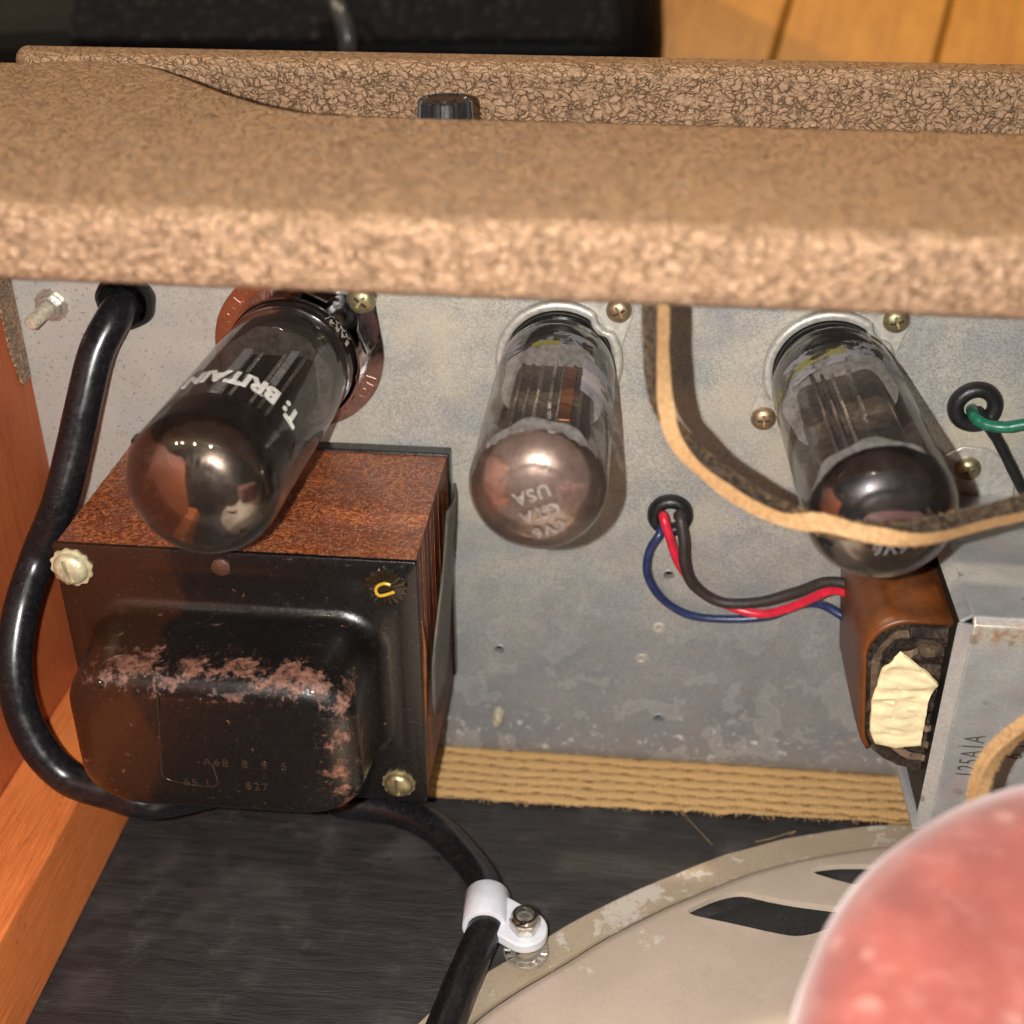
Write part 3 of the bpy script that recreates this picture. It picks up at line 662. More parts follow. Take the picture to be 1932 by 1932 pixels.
# ---------------------------------------------------------------- vacuum tubes
def tube_profile(r, L, dome, neck, base_h):
    """outer glass profile measured out of the plate"""
    p = [(neck, base_h), (neck+.02, base_h+.25), (neck+.09, base_h+.32), (neck+.06, base_h+.42), (neck+.10, base_h+.55), (r-.02, base_h+.95), (r, base_h+1.4), (r, L-dome)]
    for i in range(1, 15):
        a = math.radians(90*i/14); p.append((r*math.cos(a)**.88 if i < 14 else 0, L-dome+dome*math.sin(a)))
    return p
def dome_r(r, L, dome, h): return None
def leaning(cx, cz, dx, dz, L):                   # a tube leaning a little in its socket
    a = V((0, -1, 0)); b = V((dx, -L, dz)).normalized(); q = a.rotation_difference(b).to_matrix().to_4x4()
    return Matrix.Translation((cx, PY, cz)) @ q @ Matrix.Translation((-cx, -PY, -cz))
def tube(cx, cz, r, L, dome, label, glass, getter, get_start, jag, base_h=.75, neck=None, kind=0, lean=None):
    t = thing('vacuum_tube', label, 'vacuum tube', (cx, PY, cz)); M = lean @ onplate(cx, cz)
    neck = neck or r-.12
    prof = tube_profile(r, L, dome, neck, base_h)
    inner = [(max(0, a-.07), b-(.07 if a < r*.8 else 0)) for a, b in prof[::-1]]
    link('glass_bulb', lathe(B(), prof, 96, M), glass, t, smooth=True)
    # mirror film on the inside of the dome, its edge torn
    bm = B(); n_ = 160; rows = []
    full = [p_ for p_ in prof]
    samp = []
    for i in range(len(full)-1):
        for s in range(6): samp.append((full[i][0]+(full[i+1][0]-full[i][0])*s/6, full[i][1]+(full[i+1][1]-full[i][1])*s/6))
    samp.append(full[-1])
    # arc-length table from the top
    top = samp[::-1]; acc = [0]
    for a, b in zip(top, top[1:]): acc.append(acc[-1]+math.hypot(a[0]-b[0], a[1]-b[1]))
    def onprof(s):
        for i in range(1, len(acc)):
            if acc[i] >= s:
                f = (s-acc[i-1])/(acc[i]-acc[i-1]+1e-9); a, b = top[i-1], top[i]; return (a[0]+(b[0]-a[0])*f, a[1]+(b[1]-a[1])*f)
        return top[-1]
    ns = 34; apex = bm.verts.new(M @ V((0, 0, L-.045))); prev = None
    for j in range(1, ns+1):
        ring = []
        for i in range(n_):
            a = 2*PI*i/n_; send = get_start(a)+jag*(.6*noise.noise(V((math.cos(a)*4, math.sin(a)*4, cx)))+.4*noise.noise(V((math.cos(a)*11, math.sin(a)*11, cx))))
            rr, zz = onprof(send*j/ns); ring.append(bm.verts.new(M @ V(((rr-.035)*math.cos(a), (rr-.035)*math.sin(a), zz-(.045 if rr < r*.6 else .03)))))
        if prev is None:
            for i in range(n_): bm.faces.new((apex, ring[i], ring[(i+1) % n_]))
        else:
            for i in range(n_): bm.faces.new((prev[i], ring[i], ring[(i+1) % n_], prev[(i+1) % n_]))
        prev = ring
    bmesh.ops.recalc_face_normals(bm, faces=bm.faces[:])
    link('getter_film', bm, getter, t, smooth=True)
    # internals
    li = L-dome-.55
    if kind != 1:
        link('base_collar', lathe(B(), [(0, .35), (1.33, .35), (1.33, base_h), (neck+.0, base_h+.02), (neck-.1, base_h+.2), (0, base_h+.25)], 64, M), BAKELITE, t, smooth='auto')
    link('inner_skirt', lathe(B(), [(0, base_h+.3), (neck*.8, base_h+.3), (neck*.8, base_h+.75), (0, base_h+.85)], 48, M), simple('inner_skirt_grey', (.12, .11, .10), .4, .3), t, smooth='auto')
    for q in (base_h+1.25, li-.1):
        link('mica_disc', lathe(B(), [(0, q), (r*.86, q), (r*.86, q+.04), (0, q+.04)], 96, M, lambda a, z: 1+.03*math.sin(a*8)), MICA if kind != 1 else GREYPLATE, t)
    zz0, zz1 = base_h+1.3, li-.12
    bm = prism(B(), rrect(r*1.25, r*.86, r*.2, 5), M @ Matrix.Rotation(.35 if kind == 2 else 0., 4, 'Z') @ Matrix.Translation((0, 0, zz0)), zz1-zz0)
    link('anode', bm, GREYPLATE if kind != 1 else DARKANODE, t, smooth='auto')
    for sx in (-1, 1):
        for k_ in range(3):
            x = sx*r*(.18+.16*k_); y = r*.435
            bm = B(); lathe(bm, [(0, zz0), (.05, zz0), (.05, zz1+.2), (0, zz1+.2)], 8, M @ Matrix.Translation((x, y, 0))); lathe(bm, [(0, zz0), (.05, zz0), (.05, zz1+.2), (0, zz1+.2)], 8, M @ Matrix.Translation((x, -y, 0)))
            link('support_rib', bm, GREYPLATE if k_ else NICKEL, t, smooth=True)
    return t, M, onprof
# right tube frame angles: a measured in the lathe frame; camera looks on the +Z side
UPA = loc_ang(0, 1); RTA = loc_ang(1, 0)
def adiff(a, b): return (a-b+PI) % (2*PI)-PI
R1, L1, D1 = 1.75, 8.95, 1.25
T1 = leaning(LX, LZ, -.32, .12, L1)
def tl(bm, T): bm.transform(T); return bm
t1, M1, _ = tube(LX, LZ, R1, L1, D1, 'large left tube with a silver-brown mirrored top and white BRITAIN print', GLASS1, GET1, lambda a: 3.2+.15*math.sin(a), .06, .95, 1.62, 1, T1)
link('tube_base', lathe(B(), [(0, .1), (1.70, .1), (1.74, .5), (1.74, 1.1), (1.70, 1.25), (1.60, 1.3), (0, 1.3)], 96, M1), simple('brown_black_base', (.030, .020, .016), .12, .35), t1, smooth='auto')
for dx in (-.62, .62):
    link('support_strip', tl(boxbm((LX+dx-.10, PY-5.0, LZ+.86), (LX+dx+.10, PY-2.3, LZ+.92)), T1), PALEROD, t1)
link('locator_loop', tl(sweep(B(), [V((LX+.12+.22*math.cos(a), PY-2.15-.05, LZ+1.28+.22*math.sin(a))) for a in [i*PI/12 for i in range(25)]], .03, 8, (0, 1, 0)), T1), NICKEL, t1, smooth=True)
Rg = R1+.015
def fn(x, y, z):
    a = PI/2-.32+x*.80/Rg; yy = PY-(5.62+y); return T1 @ V((LX+(Rg+z)*math.cos(a), yy, LZ+(Rg+z)*math.sin(a)))
link('print_lettering', text(B(), 'T: BRITAIN', .80, fn, .035, 1.0, .006), WHITEINK, t1, smooth=False)
def fn2(x, y, z):
    a = .62+x/1.75; yy = PY-(.55+y); return T1 @ V((LX+(1.75+z)*math.cos(a), yy, LZ+(1.75+z)*math.sin(a)))
b_ = text(B(), 'GZ34', .34, fn2, 0, 1.15, .006)
text(b_, '5AR4/', .34, lambda x, y, z: fn2(x, y+.32, z), 0, 1.15, .006)
link('base_lettering', b_, GREYINK, t1)

R2, L2, D2 = 1.56, 8.05, .98
T2 = leaning(-1.9, -14.08, .0, .03, L2)
t2, M2, on2 = tube(-1.90, -14.08, R2, L2, D2, 'middle tube with a brownish mirrored top, flaking at the right', GLASS, GET2, lambda a: 1.78+.30*math.exp(-(adiff(a, RTA)/.5)**2), .24, lean=T2)
R3, L3, D3 = 1.62, 8.55, 1.1
T3 = leaning(5.24, -14.08, .34, .05, L3)
t3, M3_, on3 = tube(5.24, -14.08, R3, L3, D3, 'right tube with a black mirrored top and torn yellow and white print', GLASS, GET3, lambda a: 2.05, .07, kind=2, lean=T3)
for (cx, cz, r, t, a0_, a1_, y0, y1, nm, mt) in (
    (5.24, -14.08, R3, t3, 35, 160, 1.95, 3.2, 'white_print_patch', WHITEWEAR), (5.24, -14.08, R3, t3, 95, 185, 2.35, 2.75, 'yellow_print_ring', YELLOWWEAR),
    (-1.9, -14.08, R2, t2, 30, 150, 1.9, 2.75, 'white_print_patch', WHITEWEAR), (-1.9, -14.08, R2, t2, 85, 110, 2.5, 2.8, 'yellow_print_ring', YELLOWWEAR),
    (-1.9, -14.08, R2, t2, 5, 60, 3.0, 5.0, 'white_print_patch', WHITEWEAR)):
    bm = B(); nn_ = 40; rr = r+.012; rows = []
    for i in range(nn_+1):
        a = math.radians(a0_+(a1_-a0_)*i/nn_); rows.append([bm.verts.new((cx+rr*math.cos(a), PY-(y0+(y1-y0)*j/4), cz+rr*math.sin(a))) for j in range(5)])
    for i in range(nn_):
        for j in range(4): bm.faces.new((rows[i][j], rows[i+1][j], rows[i+1][j+1], rows[i][j+1]))
    link(nm, tl(bm, T3 if t is t3 else T2), mt, t, smooth=True)
for (t, cx, cz, r, f, TT) in ((t2, -1.9, -14.08, R2, .28, T2), (t3, 5.24, -14.08, R3, .30, T3)):
    link('coppery_strip', tl(boxbm((cx+f, PY-5.3, cz+r*.43), (cx+f+.33, PY-2.3, cz+r*.5)), TT), COPPER, t, bevel=.03)
    link('pale_lead', tl(boxbm((cx+.02, PY-4.6, cz+r*.45), (cx+.1, PY-2.1, cz+r*.56)), TT), NICKEL, t)
# torn flakes beside the mirror of the middle tube
nn_ = 26
for (ac, s0, s1, wa) in ((.40, 2.3, 3.3, .55), (.12, 1.95, 2.4, .34), (-.12, 1.8, 2.3, .28), (.70, 1.85, 2.4, .26), (2.6, 1.8, 2.5, .3)):
    bm = B(); ring = []
    for i in range(nn_):
        q = 2*PI*i/nn_; k1 = 1+.45*noise.noise(V((math.cos(q)*2.2, math.sin(q)*2.2, ac*7)))+.2*noise.noise(V((math.cos(q)*6, math.sin(q)*6, ac*7)))
        aa = ac+wa*.5*k1*math.cos(q); s = (s0+s1)/2+(s1-s0)/2*k1*math.sin(q); rr, zz = on2(s)
        ring.append(bm.verts.new((-1.9+(rr-.02)*math.cos(aa), PY-zz, -14.08+(rr-.02)*math.sin(aa))))
    rr, zz = on2((s0+s1)/2); cc = bm.verts.new((-1.9+(rr-.015)*math.cos(ac), PY-zz, -14.08+(rr-.015)*math.sin(ac)))
    for i in range(nn_): bm.faces.new((cc, ring[i], ring[(i+1) % nn_]))
    link('getter_flake', tl(bm, T2), FLAKE, t2, smooth=True)
# faint three-line print on the domes
def dome_text(t, cx, cz, onp, r, L, cen, rotdeg, lines, size, mat):
    rt = V((math.cos(math.radians(rotdeg)), 0, math.sin(math.radians(rotdeg)))); up = V((-rt.z, 0, rt.x)); bm = B()
    tab = [onp(.02+s*.03) for s in range(90)]
    def depth(q):
        for a, b in zip(tab, tab[1:]):
            if b[0] >= q: f = (q-a[0])/(b[0]-a[0]+1e-9); return a[1]+(b[1]-a[1])*f
        return tab[-1][1]
    for i, s in enumerate(lines):
        def fn(x, y, z, i=i):
            p = rt*(x+cen[0])+up*(y+cen[1]-i*size*1.15); q = math.hypot(p.x, p.z); return V((cx+p.x, PY-depth(q)-.012-z, cz+p.z))
        text(bm, s, size, fn, .012, 1.15, .004)
    link('dome_print', tl(bm, T3 if t is t3 else T2), mat, t)['kind'] = 'stuff'
dome_text(t2, -1.9, -14.08, on2, R2, L2, (-.05, .55), 203, ('6V6', 'GTA', 'USA'), .42, simple('faint_dome_print', (.25, .21, .19), .45, .3, 9, .35))
dome_text(t3, 5.24, -14.08, on3, R3, L3, (0, .2), 188, ('6V6', 'GTA'), .42, simple('faint_dark_dome_print', (.13, .12, .115), .5, .2, 9, .3))

# ---------------------------------------------------------------- power transformer
TX0, TX1, TZ0, TZ1, TF = -14.12, -4.92, -24.7, -16.93, 26.0
pt = thing('power_transformer', 'large black power transformer with rusty red iron stack and worn enamel cover', 'transformer', ((TX0+TX1)/2, 29, TZ0))
# the stack: laminations standing slightly proud of one another
yy = TF+.12; i = 0
lam = []
while yy < 31.55:
    th_ = random.choice((.10, .12, .16, .2)); o_ = random.uniform(-.02, .018)
    bm = boxbm((TX0+.06-o_*.3, yy, TZ0+.05-o_), (TX1-.06+o_*.35, min(yy+th_-.004, 31.6), TZ1-.05+o_*.28))
    lam.append(bm); yy += th_
me_all = B()
for k_, bm in enumerate(lam):
    o = link('lamination', bm, [IRONTOP, IRONSIDE], pt)
    for p in o.data.polygons: p.material_index = 1 if abs(p.normal.x) > .5 else 0
bm = boxbm((TX0+.35, TF+.12, TZ0+.3), (TX1-.35, 31.6, TZ1-.14)); link('core', bm, IRONSIDE, pt)
bm = boxbm((TX0-.02, 31.6, TZ0), (TX1+.02, 32.08, TZ1+.02)); link('rear_flange', bm, ENAMEL, pt, bevel=.06)
# card wrap at the right side, wavy
bm = B(); rows = []; poly = [(27.1, -18.9, .0), (30.9, -18.6, .0)]
for i in range(15):
    t_ = i/14; z = -17.9-4.5*t_
    y0 = 26.9+ (1-t_)**2*3.2+.12*math.sin(t_*9); y1 = 31.75-max(0, t_-.55)*5.5
    row = []
    for j in range(11):
        s = j/10; y = y0+(y1-y0)*s; row.append(bm.verts.new((TX1+.05+.13*math.sin(s*PI*.9+.4)+.05*math.sin(t_*6+s*2), y, z)))
    rows.append(row)
for i in range(14):
    for j in range(10): bm.faces.new((rows[i][j], rows[i][j+1], rows[i+1][j+1], rows[i+1][j]))
o = link('card_wrap', bm, GREYGASKET, pt, smooth=True); so = o.modifiers.new('solid', 'SOLIDIFY'); so.thickness = .05
bm = B(); sweep(bm, catmull([V((TX1+.0, 26.35, -18.9)), V((TX1+.03, 26.4, -19.8)), V((TX1+.02, 26.3, -20.9)), V((TX1, 26.3, -22.3))], 6), lambda t_: .04*math.sin(PI*t_)+.015, 8); link('varnish_run', bm, AMBER, pt, smooth=True)
# end bell
bell_c = V(((TX0+TX1)/2, TF, TZ1))
bl = bpy.data.objects.new('end_bell_origin', None)
W_, H_ = TX1-TX0, TZ1-TZ0
prof = [(0, .12, .06), (0, 0, .06), (.02, -.012, .08), (.6, -.012, .5)]
hb = 2.85                                         # height of the raised box
ins = 1.02; rc = .45                              # inset of the wall foot
for i in range(1, 7):
    a = math.radians(90*i/6); prof.append((ins+rc*math.sin(a)*.9, -.012-rc*(1-math.cos(a)), 1.0))
prof.append((ins+.44, -(hb-.66)*.6, 1.05)); prof.append((ins+.50, -(hb-.62), 1.1))
for i in range(1, 9):
    a = math.radians(90*i/8); prof.append((ins+.50+.62*(1-math.cos(a)), -(hb-.62)-.62*math.sin(a), 1.1+.0*i))
prof += [(ins+1.12+.13*q, -hb-.004*q, max(.2, 1.1-.15*q)) for q in range(1, 7)]
bm = B(); rings = []
cx_, cz_ = (TX0+TX1)/2, (TZ0+TZ1)/2
for (d_, y, r) in prof:
    # the top margin of the cover is wider than the sides
    top = 1.0 if d_ > .3 else d_/.3
    sc = 1.0; dz = -.06*min(1, max(0, d_-.3)/.7); hz = H_-2*d_+ .0 - (.44 if d_ > .9 else 0)*min(1, max(0, d_-.3)/.7)*.0
    pts_ = rrect(W_-2*d_, hz-.5*min(1, max(0, d_-.3)/.7), max(.05, r), 9)
    fw = min(1, max(0, d_-.45)/.55); wl = .62*fw*max(0, 1-max(0, d_-1.6)/2.2)
    wr = wl*.62
    rings.append([bm.verts.new((cx_+(x-wl*(.5-x/(W_-2*d_))+wr*(.5+x/(W_-2*d_))), TF+y, cz_+z+dz)) for x, z in pts_])
for a, b in zip(rings, rings[1:]):
    n_ = len(a)
    for i in range(n_): bm.faces.new((a[i], a[(i+1) % n_], b[(i+1) % n_], b[i]))
bm.faces.new(rings[-1]); bmesh.ops.recalc_face_normals(bm, faces=bm.faces[:])
for v_ in bm.verts:                                # hand-stamped: slightly dented
    if v_.co.y < TF-.3: v_.co += V((.05*noise.noise(v_.co*.5), .06*noise.noise(v_.co*.6+V((3, 3, 3))), .06*noise.noise(v_.co*.45+V((9, 1, 3)))))
bell = link('end_bell', bm, ENAMEL, pt, smooth=True)
# give the enamel its own origin so the wear sits on the shoulders
off = V((cx_, TF, TZ1)); cur = V(bell['_abs']); bell.data.transform(Matrix.Translation(cur-off)); bell.location = off-cur; bell['_abs'] = tuple(off)
# stamped digits and drips on the cover
yf = TF-hb-.03
def fnb(x, y, z, ox, oz): return V((ox+x, yf-.01-z, oz+y))
DARKSTAMP = simple('stamped_enamel', (.035, .022, .015), .12)
b_ = text(B(), '-A68  8  9  5', .34, lambda x, y, z: fnb(x, y, z, -8.9, -21.25), 0, 1.25, .012)
text(b_, '65 1', .34, lambda x, y, z: fnb(x, y, z, -10.1, -21.95), 0, 1.2, .012); text(b_, '827', .34, lambda x, y, z: fnb(x, y, z, -8.6, -21.95), 0, 1.2, .012)
link('stamped_digits', b_, DARKSTAMP, bell)['kind'] = 'stuff'
DRIP = simple('clear_varnish_drip', (.022, .014, .009), .12)
for P_ in ([at(295, 1290, 1, yf), at(300, 1370, 1, yf), at(305, 1450, 1, yf), at(312, 1468, 1, yf), at(350, 1478, 1, yf), at(408, 1482, 1, yf), at(400, 1440, 1, yf)],
           [at(203, 1385, 1, yf+.1), at(205, 1430, 1, yf+.05), at(209, 1455, 1, yf+.05)]):
    link('varnish_drip', sweep(B(), catmull(P_, 6), .022, 8), DRIP, bell, smooth=True)
link('varnish_drip', lathe(B(), [(.12, 0), (.10, .05), (0, .09)], 16, onplate(at(188, 1290, 1, yf+.15).x, at(188, 1290, 1, yf+.15).z, yf+.16)), DRIP, bell, smooth=True)
# bolts
def slotted(x, z, y, s, mat, ang, lab):
    t = thing('cover_bolt', lab, 'bolt', (x, y, z), 'slotted bolts holding the transformer cover'); M = onplate(x, z, y) @ Matrix.Scale(s, 4)
    link('star_washer', lathe(B(), [(0, 0), (.46, 0), (.46, .05), (0, .06)], 56, M, lambda a, z: 1+.05*math.sin(a*12)), mat, t)
    c_ = B(); c_ = prism(c_, rrect(.56, .10, .01, 2), M @ Matrix.Rotation(ang, 4, 'Z') @ Matrix.Translation((0, 0, .14)), .4)
    hd = cut(lathe(B(), [(0, .02), (.38, .02), (.39, .10), (.34, .20), (.22, .26), (0, .28)], 32, M), c_)
    link('bolt_head', hd, mat, t, smooth='auto'); return t
p = at(134, 1072, 1, TF-.1); slotted(p.x, p.z, TF-.02, 1.15, ZYEL, .25+PI/2, 'pale slotted bolt at the upper left corner of the transformer cover')
p = at(752, 1480, 1, TF-.1); slotted(p.x, p.z, TF-.02, .98, YBRASS, .1+PI/2, 'slotted bolt at the lower right corner of the transformer cover')
p = at(727, 1110, 1, TF-.1)
t = thing('varnished_bolt', 'varnish-filled bolt with a yellow hook shape at the upper right of the transformer cover', 'bolt', (p.x, TF, p.z), 'slotted bolts holding the transformer cover')
link('star_washer', lathe(B(), [(0, 0), (.50, 0), (.52, .08), (.44, .12), (0, .10)], 80, onplate(p.x, p.z, TF-.02), lambda a, z: 1+.07*math.sin(a*17)+.03*math.sin(a*5)), simple('varnish_black', (.02, .015, .008), .08, .2), t, smooth='auto')
q = [V((p.x+x, TF-.19, p.z+z)) for x, z in ((.16, .17), (.0, .20), (-.16, .12), (-.22, -.02), (-.15, -.16), (.02, -.13), (.24, -.03))]
link('lead_hook', sweep(B(), catmull(q, 6), .045, 8, (0, 1, 0)), simple('yellow_varnish', (.46, .28, .03), .2), t, smooth=True)
p = at(418, 1068, 1, TF); link('rivet', lathe(B(), [(.24, 0), (.24, .07), (.2, .10), (0, .10)], 28, onplate(p.x, p.z, TF-.01)), simple('rusty_rivet', (.085, .038, .022), .5, .3, 9, .4, .02, 20), pt, smooth='auto')

# ---------------------------------------------------------------- output transformer
OX, OZ, OY = 8.12, -17.6, 25.85
ot = thing('output_transformer', 'small galvanised transformer with brown paper coil at the right of the chassis', 'transformer', (10.6, 29, -24.7))
def panel(bm, a, b): return box(bm, a, b)
bm = B()                                           # U-shaped strap: top, front, bottom with bevelled front edges
ox1 = 13.6; zb = -24.55; th_ = .14
o_pts = [(31.95, OZ), (OY+.18, OZ), (OY, OZ-.2), (OY, zb+.15), (OY+.15, zb), (31.9, zb)]
i_pts = [(31.9, zb+th_), (OY+.2, zb+th_), (OY+th_, zb+.22), (OY+th_, OZ-.28), (OY+.24, OZ-th_), (31.95, OZ-th_)]
pp = o_pts+i_pts; ML = Matrix(((0, 0, 1, OX+.28), (1, 0, 0, 0), (0, 1, 0, 0), (0, 0, 0, 1)))
prism(bm, pp, ML, ox1-OX-.28); bmesh.ops.recalc_face_normals(bm, faces=bm.faces[:])
br = link('bracket', bm, GALV, ot, smooth='auto', bevel=.05, seg=3)
off = V((OX, OY, OZ)); cur = V(br['_abs']); br.data.transform(Matrix.Translation(cur-off)); br.location = off-cur; br['_abs'] = tuple(off)
bm = B()                                           # rolled side lips of the strap
v0 = [V((OX+.28, OY+.04, OZ-.22)), V((OX+.28, OY+.04, zb+.1)), V((OX-.02, OY+.28, zb+.1)), V((OX-.02, OY+.28, OZ-.30))]
def slab(bm, q, nrm, t_):
    a = [bm.verts.new(v_) for v_ in q]; b = [bm.verts.new(v_+nrm*t_) for v_ in q]; bm.faces.new(a); bm.faces.new(b[::-1])
    for i in range(len(q)): bm.faces.new((a[i], b[i], b[(i+1) % len(q)], a[(i+1) % len(q)]))
slab(bm, v0, V((.2, .25, 0)).normalized(), .12); bmesh.ops.recalc_face_normals(bm, faces=bm.faces[:]); link('front_lip', bm, GALV, ot, bevel=.02)
bm = B(); slab(bm, [V((OX+.28, OY+.25, OZ-.02)), V((OX+.28, 31.4, OZ-.02)), V((OX+.0, 31.4, OZ-.22)), V((OX+.0, OY+.25, OZ-.22))], V((.1, 0, -.2)).normalized(), .1)
bmesh.ops.recalc_face_normals(bm, faces=bm.faces[:]); link('top_lip', bm, GALV, ot, bevel=.02)
bm = boxbm((OX+.1, OY+.35, zb+.25), (ox1-.1, 31.3, OZ-.3)); link('core', bm, simple('dark_core_iron', (.02, .018, .016), .5, .4), ot)
bm = B(); slab(bm, [V((OX+.15, OY+.2, zb+.1)), V((OX+.15, 30.8, zb+.1)), V((OX-.15, 30.6, zb+.05)), V((OX-.05, OY+.3, zb+.0))], V((0, 0, -1)), .1); bmesh.ops.recalc_face_normals(bm, faces=bm.faces[:]); link('bottom_lip', bm, GALV, ot, bevel=.02)
# mounting ear with screw
bm = prism(B(), [(.0, .0)]+[] or [(0, 0)], Matrix.Identity(4), 0) if False else B()
pts_ = [(8.62, -17.75), (8.35, -17.0), (8.62, -16.45), (9.1, -16.15), (9.75, -16.2), (10.4, -16.6), (10.65, -17.1), (10.7, -17.75)]
Mx = Matrix(((1, 0, 0, 0), (0, 0, -1, PY-.005), (0, 1, 0, 0), (0, 0, 0, 1)))
prism(bm, pts_, Mx, .11); bmesh.ops.recalc_face_normals(bm, faces=bm.faces[:]); link('mounting_ear', bm, RINGMETAL, ot, smooth='auto', bevel=.04)
screw(9.32, -16.8, PY-.12, YBRASS, 'golden Phillips screw on the mounting ear right of the right tube', .4, 1.0)
# stamped number reading upward
def fn(x, y, z): return V((9.02-y, OY-.004+z*.6-.008, -23.05+x+0.0))
STAMP = simple('stamped_number', (.13, .12, .105), .4, .5)
q1 = at(1850, 1428, 1, OY); q2 = at(1934, 1408, 1, OY)
b_ = text(B(), '125A1A', .74, lambda x, y, z: V((q1.x-y, OY-.006-z, q1.z+x*.52)), -.004, 1.1, .008)
text(b_, '6 1 7', .70, lambda x, y, z: V((q2.x-y, OY-.006-z, q2.z+x*.52)), -.004, 1.15, .008)
link('stamped_number', b_, STAMP, ot)['kind'] = 'stuff'
# coil: paper-wrapped, round-cornered, its end towards the camera
def coil_ring(y, gx=0, gz=0, n=12):
    xl, xr, zt, zb_ = 6.12+gx, 8.35, -18.30-gz, -23.45+gz; skew = .60
    r1, r2 = 1.05, 1.3; out = [(xr, zt)]
    for i in range(n+1):
        a = math.radians(90+90*i/n); out.append((xl+r1+r1*math.cos(a), zt-r1+r1*math.sin(a)))
    for i in range(n+1):
        a = math.radians(180+90*i/n); out.append((xl+r2+.5+(r2+.5)*math.cos(a), zb_+r2+r2*math.sin(a)))
    out.append((xr, zb_)); return [V((min(8.35, x+skew*max(0, (zt-1.2-z)/(zt-zb_))), y, z)) for x, z in out]
bm = B(); rs = []
def open_ring(y, gx, gz):
    r_ = coil_ring(y, gx, gz); return r_[:18]
for (y, gx, gz) in ((31.2, .1, .1), (31.0, 0, 0), (29.5, 0, 0), (28, 0, .02), (27.1, .03, .04), (26.85, .07, .08), (26.8, .16, .16), (27.0, .2, .2)):
    rs.append([bm.verts.new(v_) for v_ in open_ring(y, gx, gz)])
for a, b in zip(rs, rs[1:]):
    for i in range(len(a)-1): bm.faces.new((a[i], a[i+1], b[i+1], b[i]))
bmesh.ops.recalc_face_normals(bm, faces=bm.faces[:]); o = link('paper_wrap', bm, KRAFT, ot, smooth=True); so = o.modifiers.new('s', 'SOLIDIFY'); so.thickness = .04
bm = B(); rs = []
for (y, g_) in ((31.1, .10), (29, .08), (27.4, .10)):
    rs.append([bm.verts.new(v_) for v_ in coil_ring(y, g_, g_)])
for q in range(15):
    f = q/14; step = .10*(q % 3)/2
    ring = coil_ring(27, .14, .14); c0 = V((8.35, 27, -21.0))
    rs.append([bm.verts.new(V((v_.x+(c0.x-v_.x)*f, 26.98+step+.16*noise.noise(V((v_.x*4, q*1.7, v_.z*4))), v_.z+(c0.z-v_.z)*f))) for v_ in ring])
for a, b in zip(rs, rs[1:]):
    for i in range(len(a)-1): bm.faces.new((a[i], a[i+1], b[i+1], b[i]))
bmesh.ops.remove_doubles(bm, verts=bm.verts[:], dist=.001); bmesh.ops.recalc_face_normals(bm, faces=bm.faces[:]); link('winding_end', bm, WAX, ot, smooth='auto')
# torn dark paper layers standing out of the winding
for q in range(7):
    P_ = []; f = .10+.11*q
    for v_ in coil_ring(26.95, .2, .2)[(14 if q % 2 else 3):(27 if q % 2 else 17)]:
        P_.append(V((v_.x+(8.35-v_.x)*f+.03*noise.noise(v_*3+V((q, 0, 0))), 26.84+.14*noise.noise(v_*2+V((0, q*3, 0))), v_.z+(-21.0-v_.z)*f)))
    bm = ribbon(B(), catmull(P_, 2), [V((0, 0, 1))]*(2*(len(P_)-1)+1), .03, .22)
    link('paper_layer', bm, [WAX, simple('brown_torn_paper', (.10+.05*(q % 3), .065+.035*(q % 3), .04+.02*(q % 3)), .8, 0, 8, .5)], ot)
# cream paper tape folded over the coil end
tp = [at(*p, 1, 26.6) for p in [(1700, 1232), (1745, 1262), (1772, 1290), (1752, 1320), (1748, 1350), (1738, 1407), (1690, 1412), (1650, 1405), (1641, 1380), (1645, 1320), (1652, 1300), (1666, 1262)]]
cc = sum(tp, V())/len(tp); bm = B(); loops = []
for f in (1, .97, .75, .5, .25):
    loops.append([bm.verts.new((cc.x+(p.x-cc.x)*f, 26.66-(.0 if f == 1 else .10)-.05*noise.noise(V((p.x*2*f, p.z*3*f, 1))), cc.z+(p.z-cc.z)*f)) for p in tp])
for a, b in zip(loops, loops[1:]):
    for i in range(len(a)): bm.faces.new((a[i], a[(i+1) % len(a)], b[(i+1) % len(a)], b[i]))
bm.faces.new(loops[-1]); bmesh.ops.recalc_face_normals(bm, faces=bm.faces[:])
bmesh.ops.subdivide_edges(bm, edges=bm.edges[:], cuts=2, use_grid_fill=True)
bmesh.ops.subdivide_edges(bm, edges=bm.edges[:], cuts=1, use_grid_fill=True)
for v_ in bm.verts: v_.co.y += .10*noise.noise(V((v_.co.x*.7+v_.co.z*.3, v_.co.z*3.2, 2)))+.05*noise.noise(V((v_.co.x*2, v_.co.z*9, 4)))
o = link('cream_tape', bm, CREAM, ot, smooth=True); so = o.modifiers.new('s', 'SOLIDIFY'); so.thickness = .04

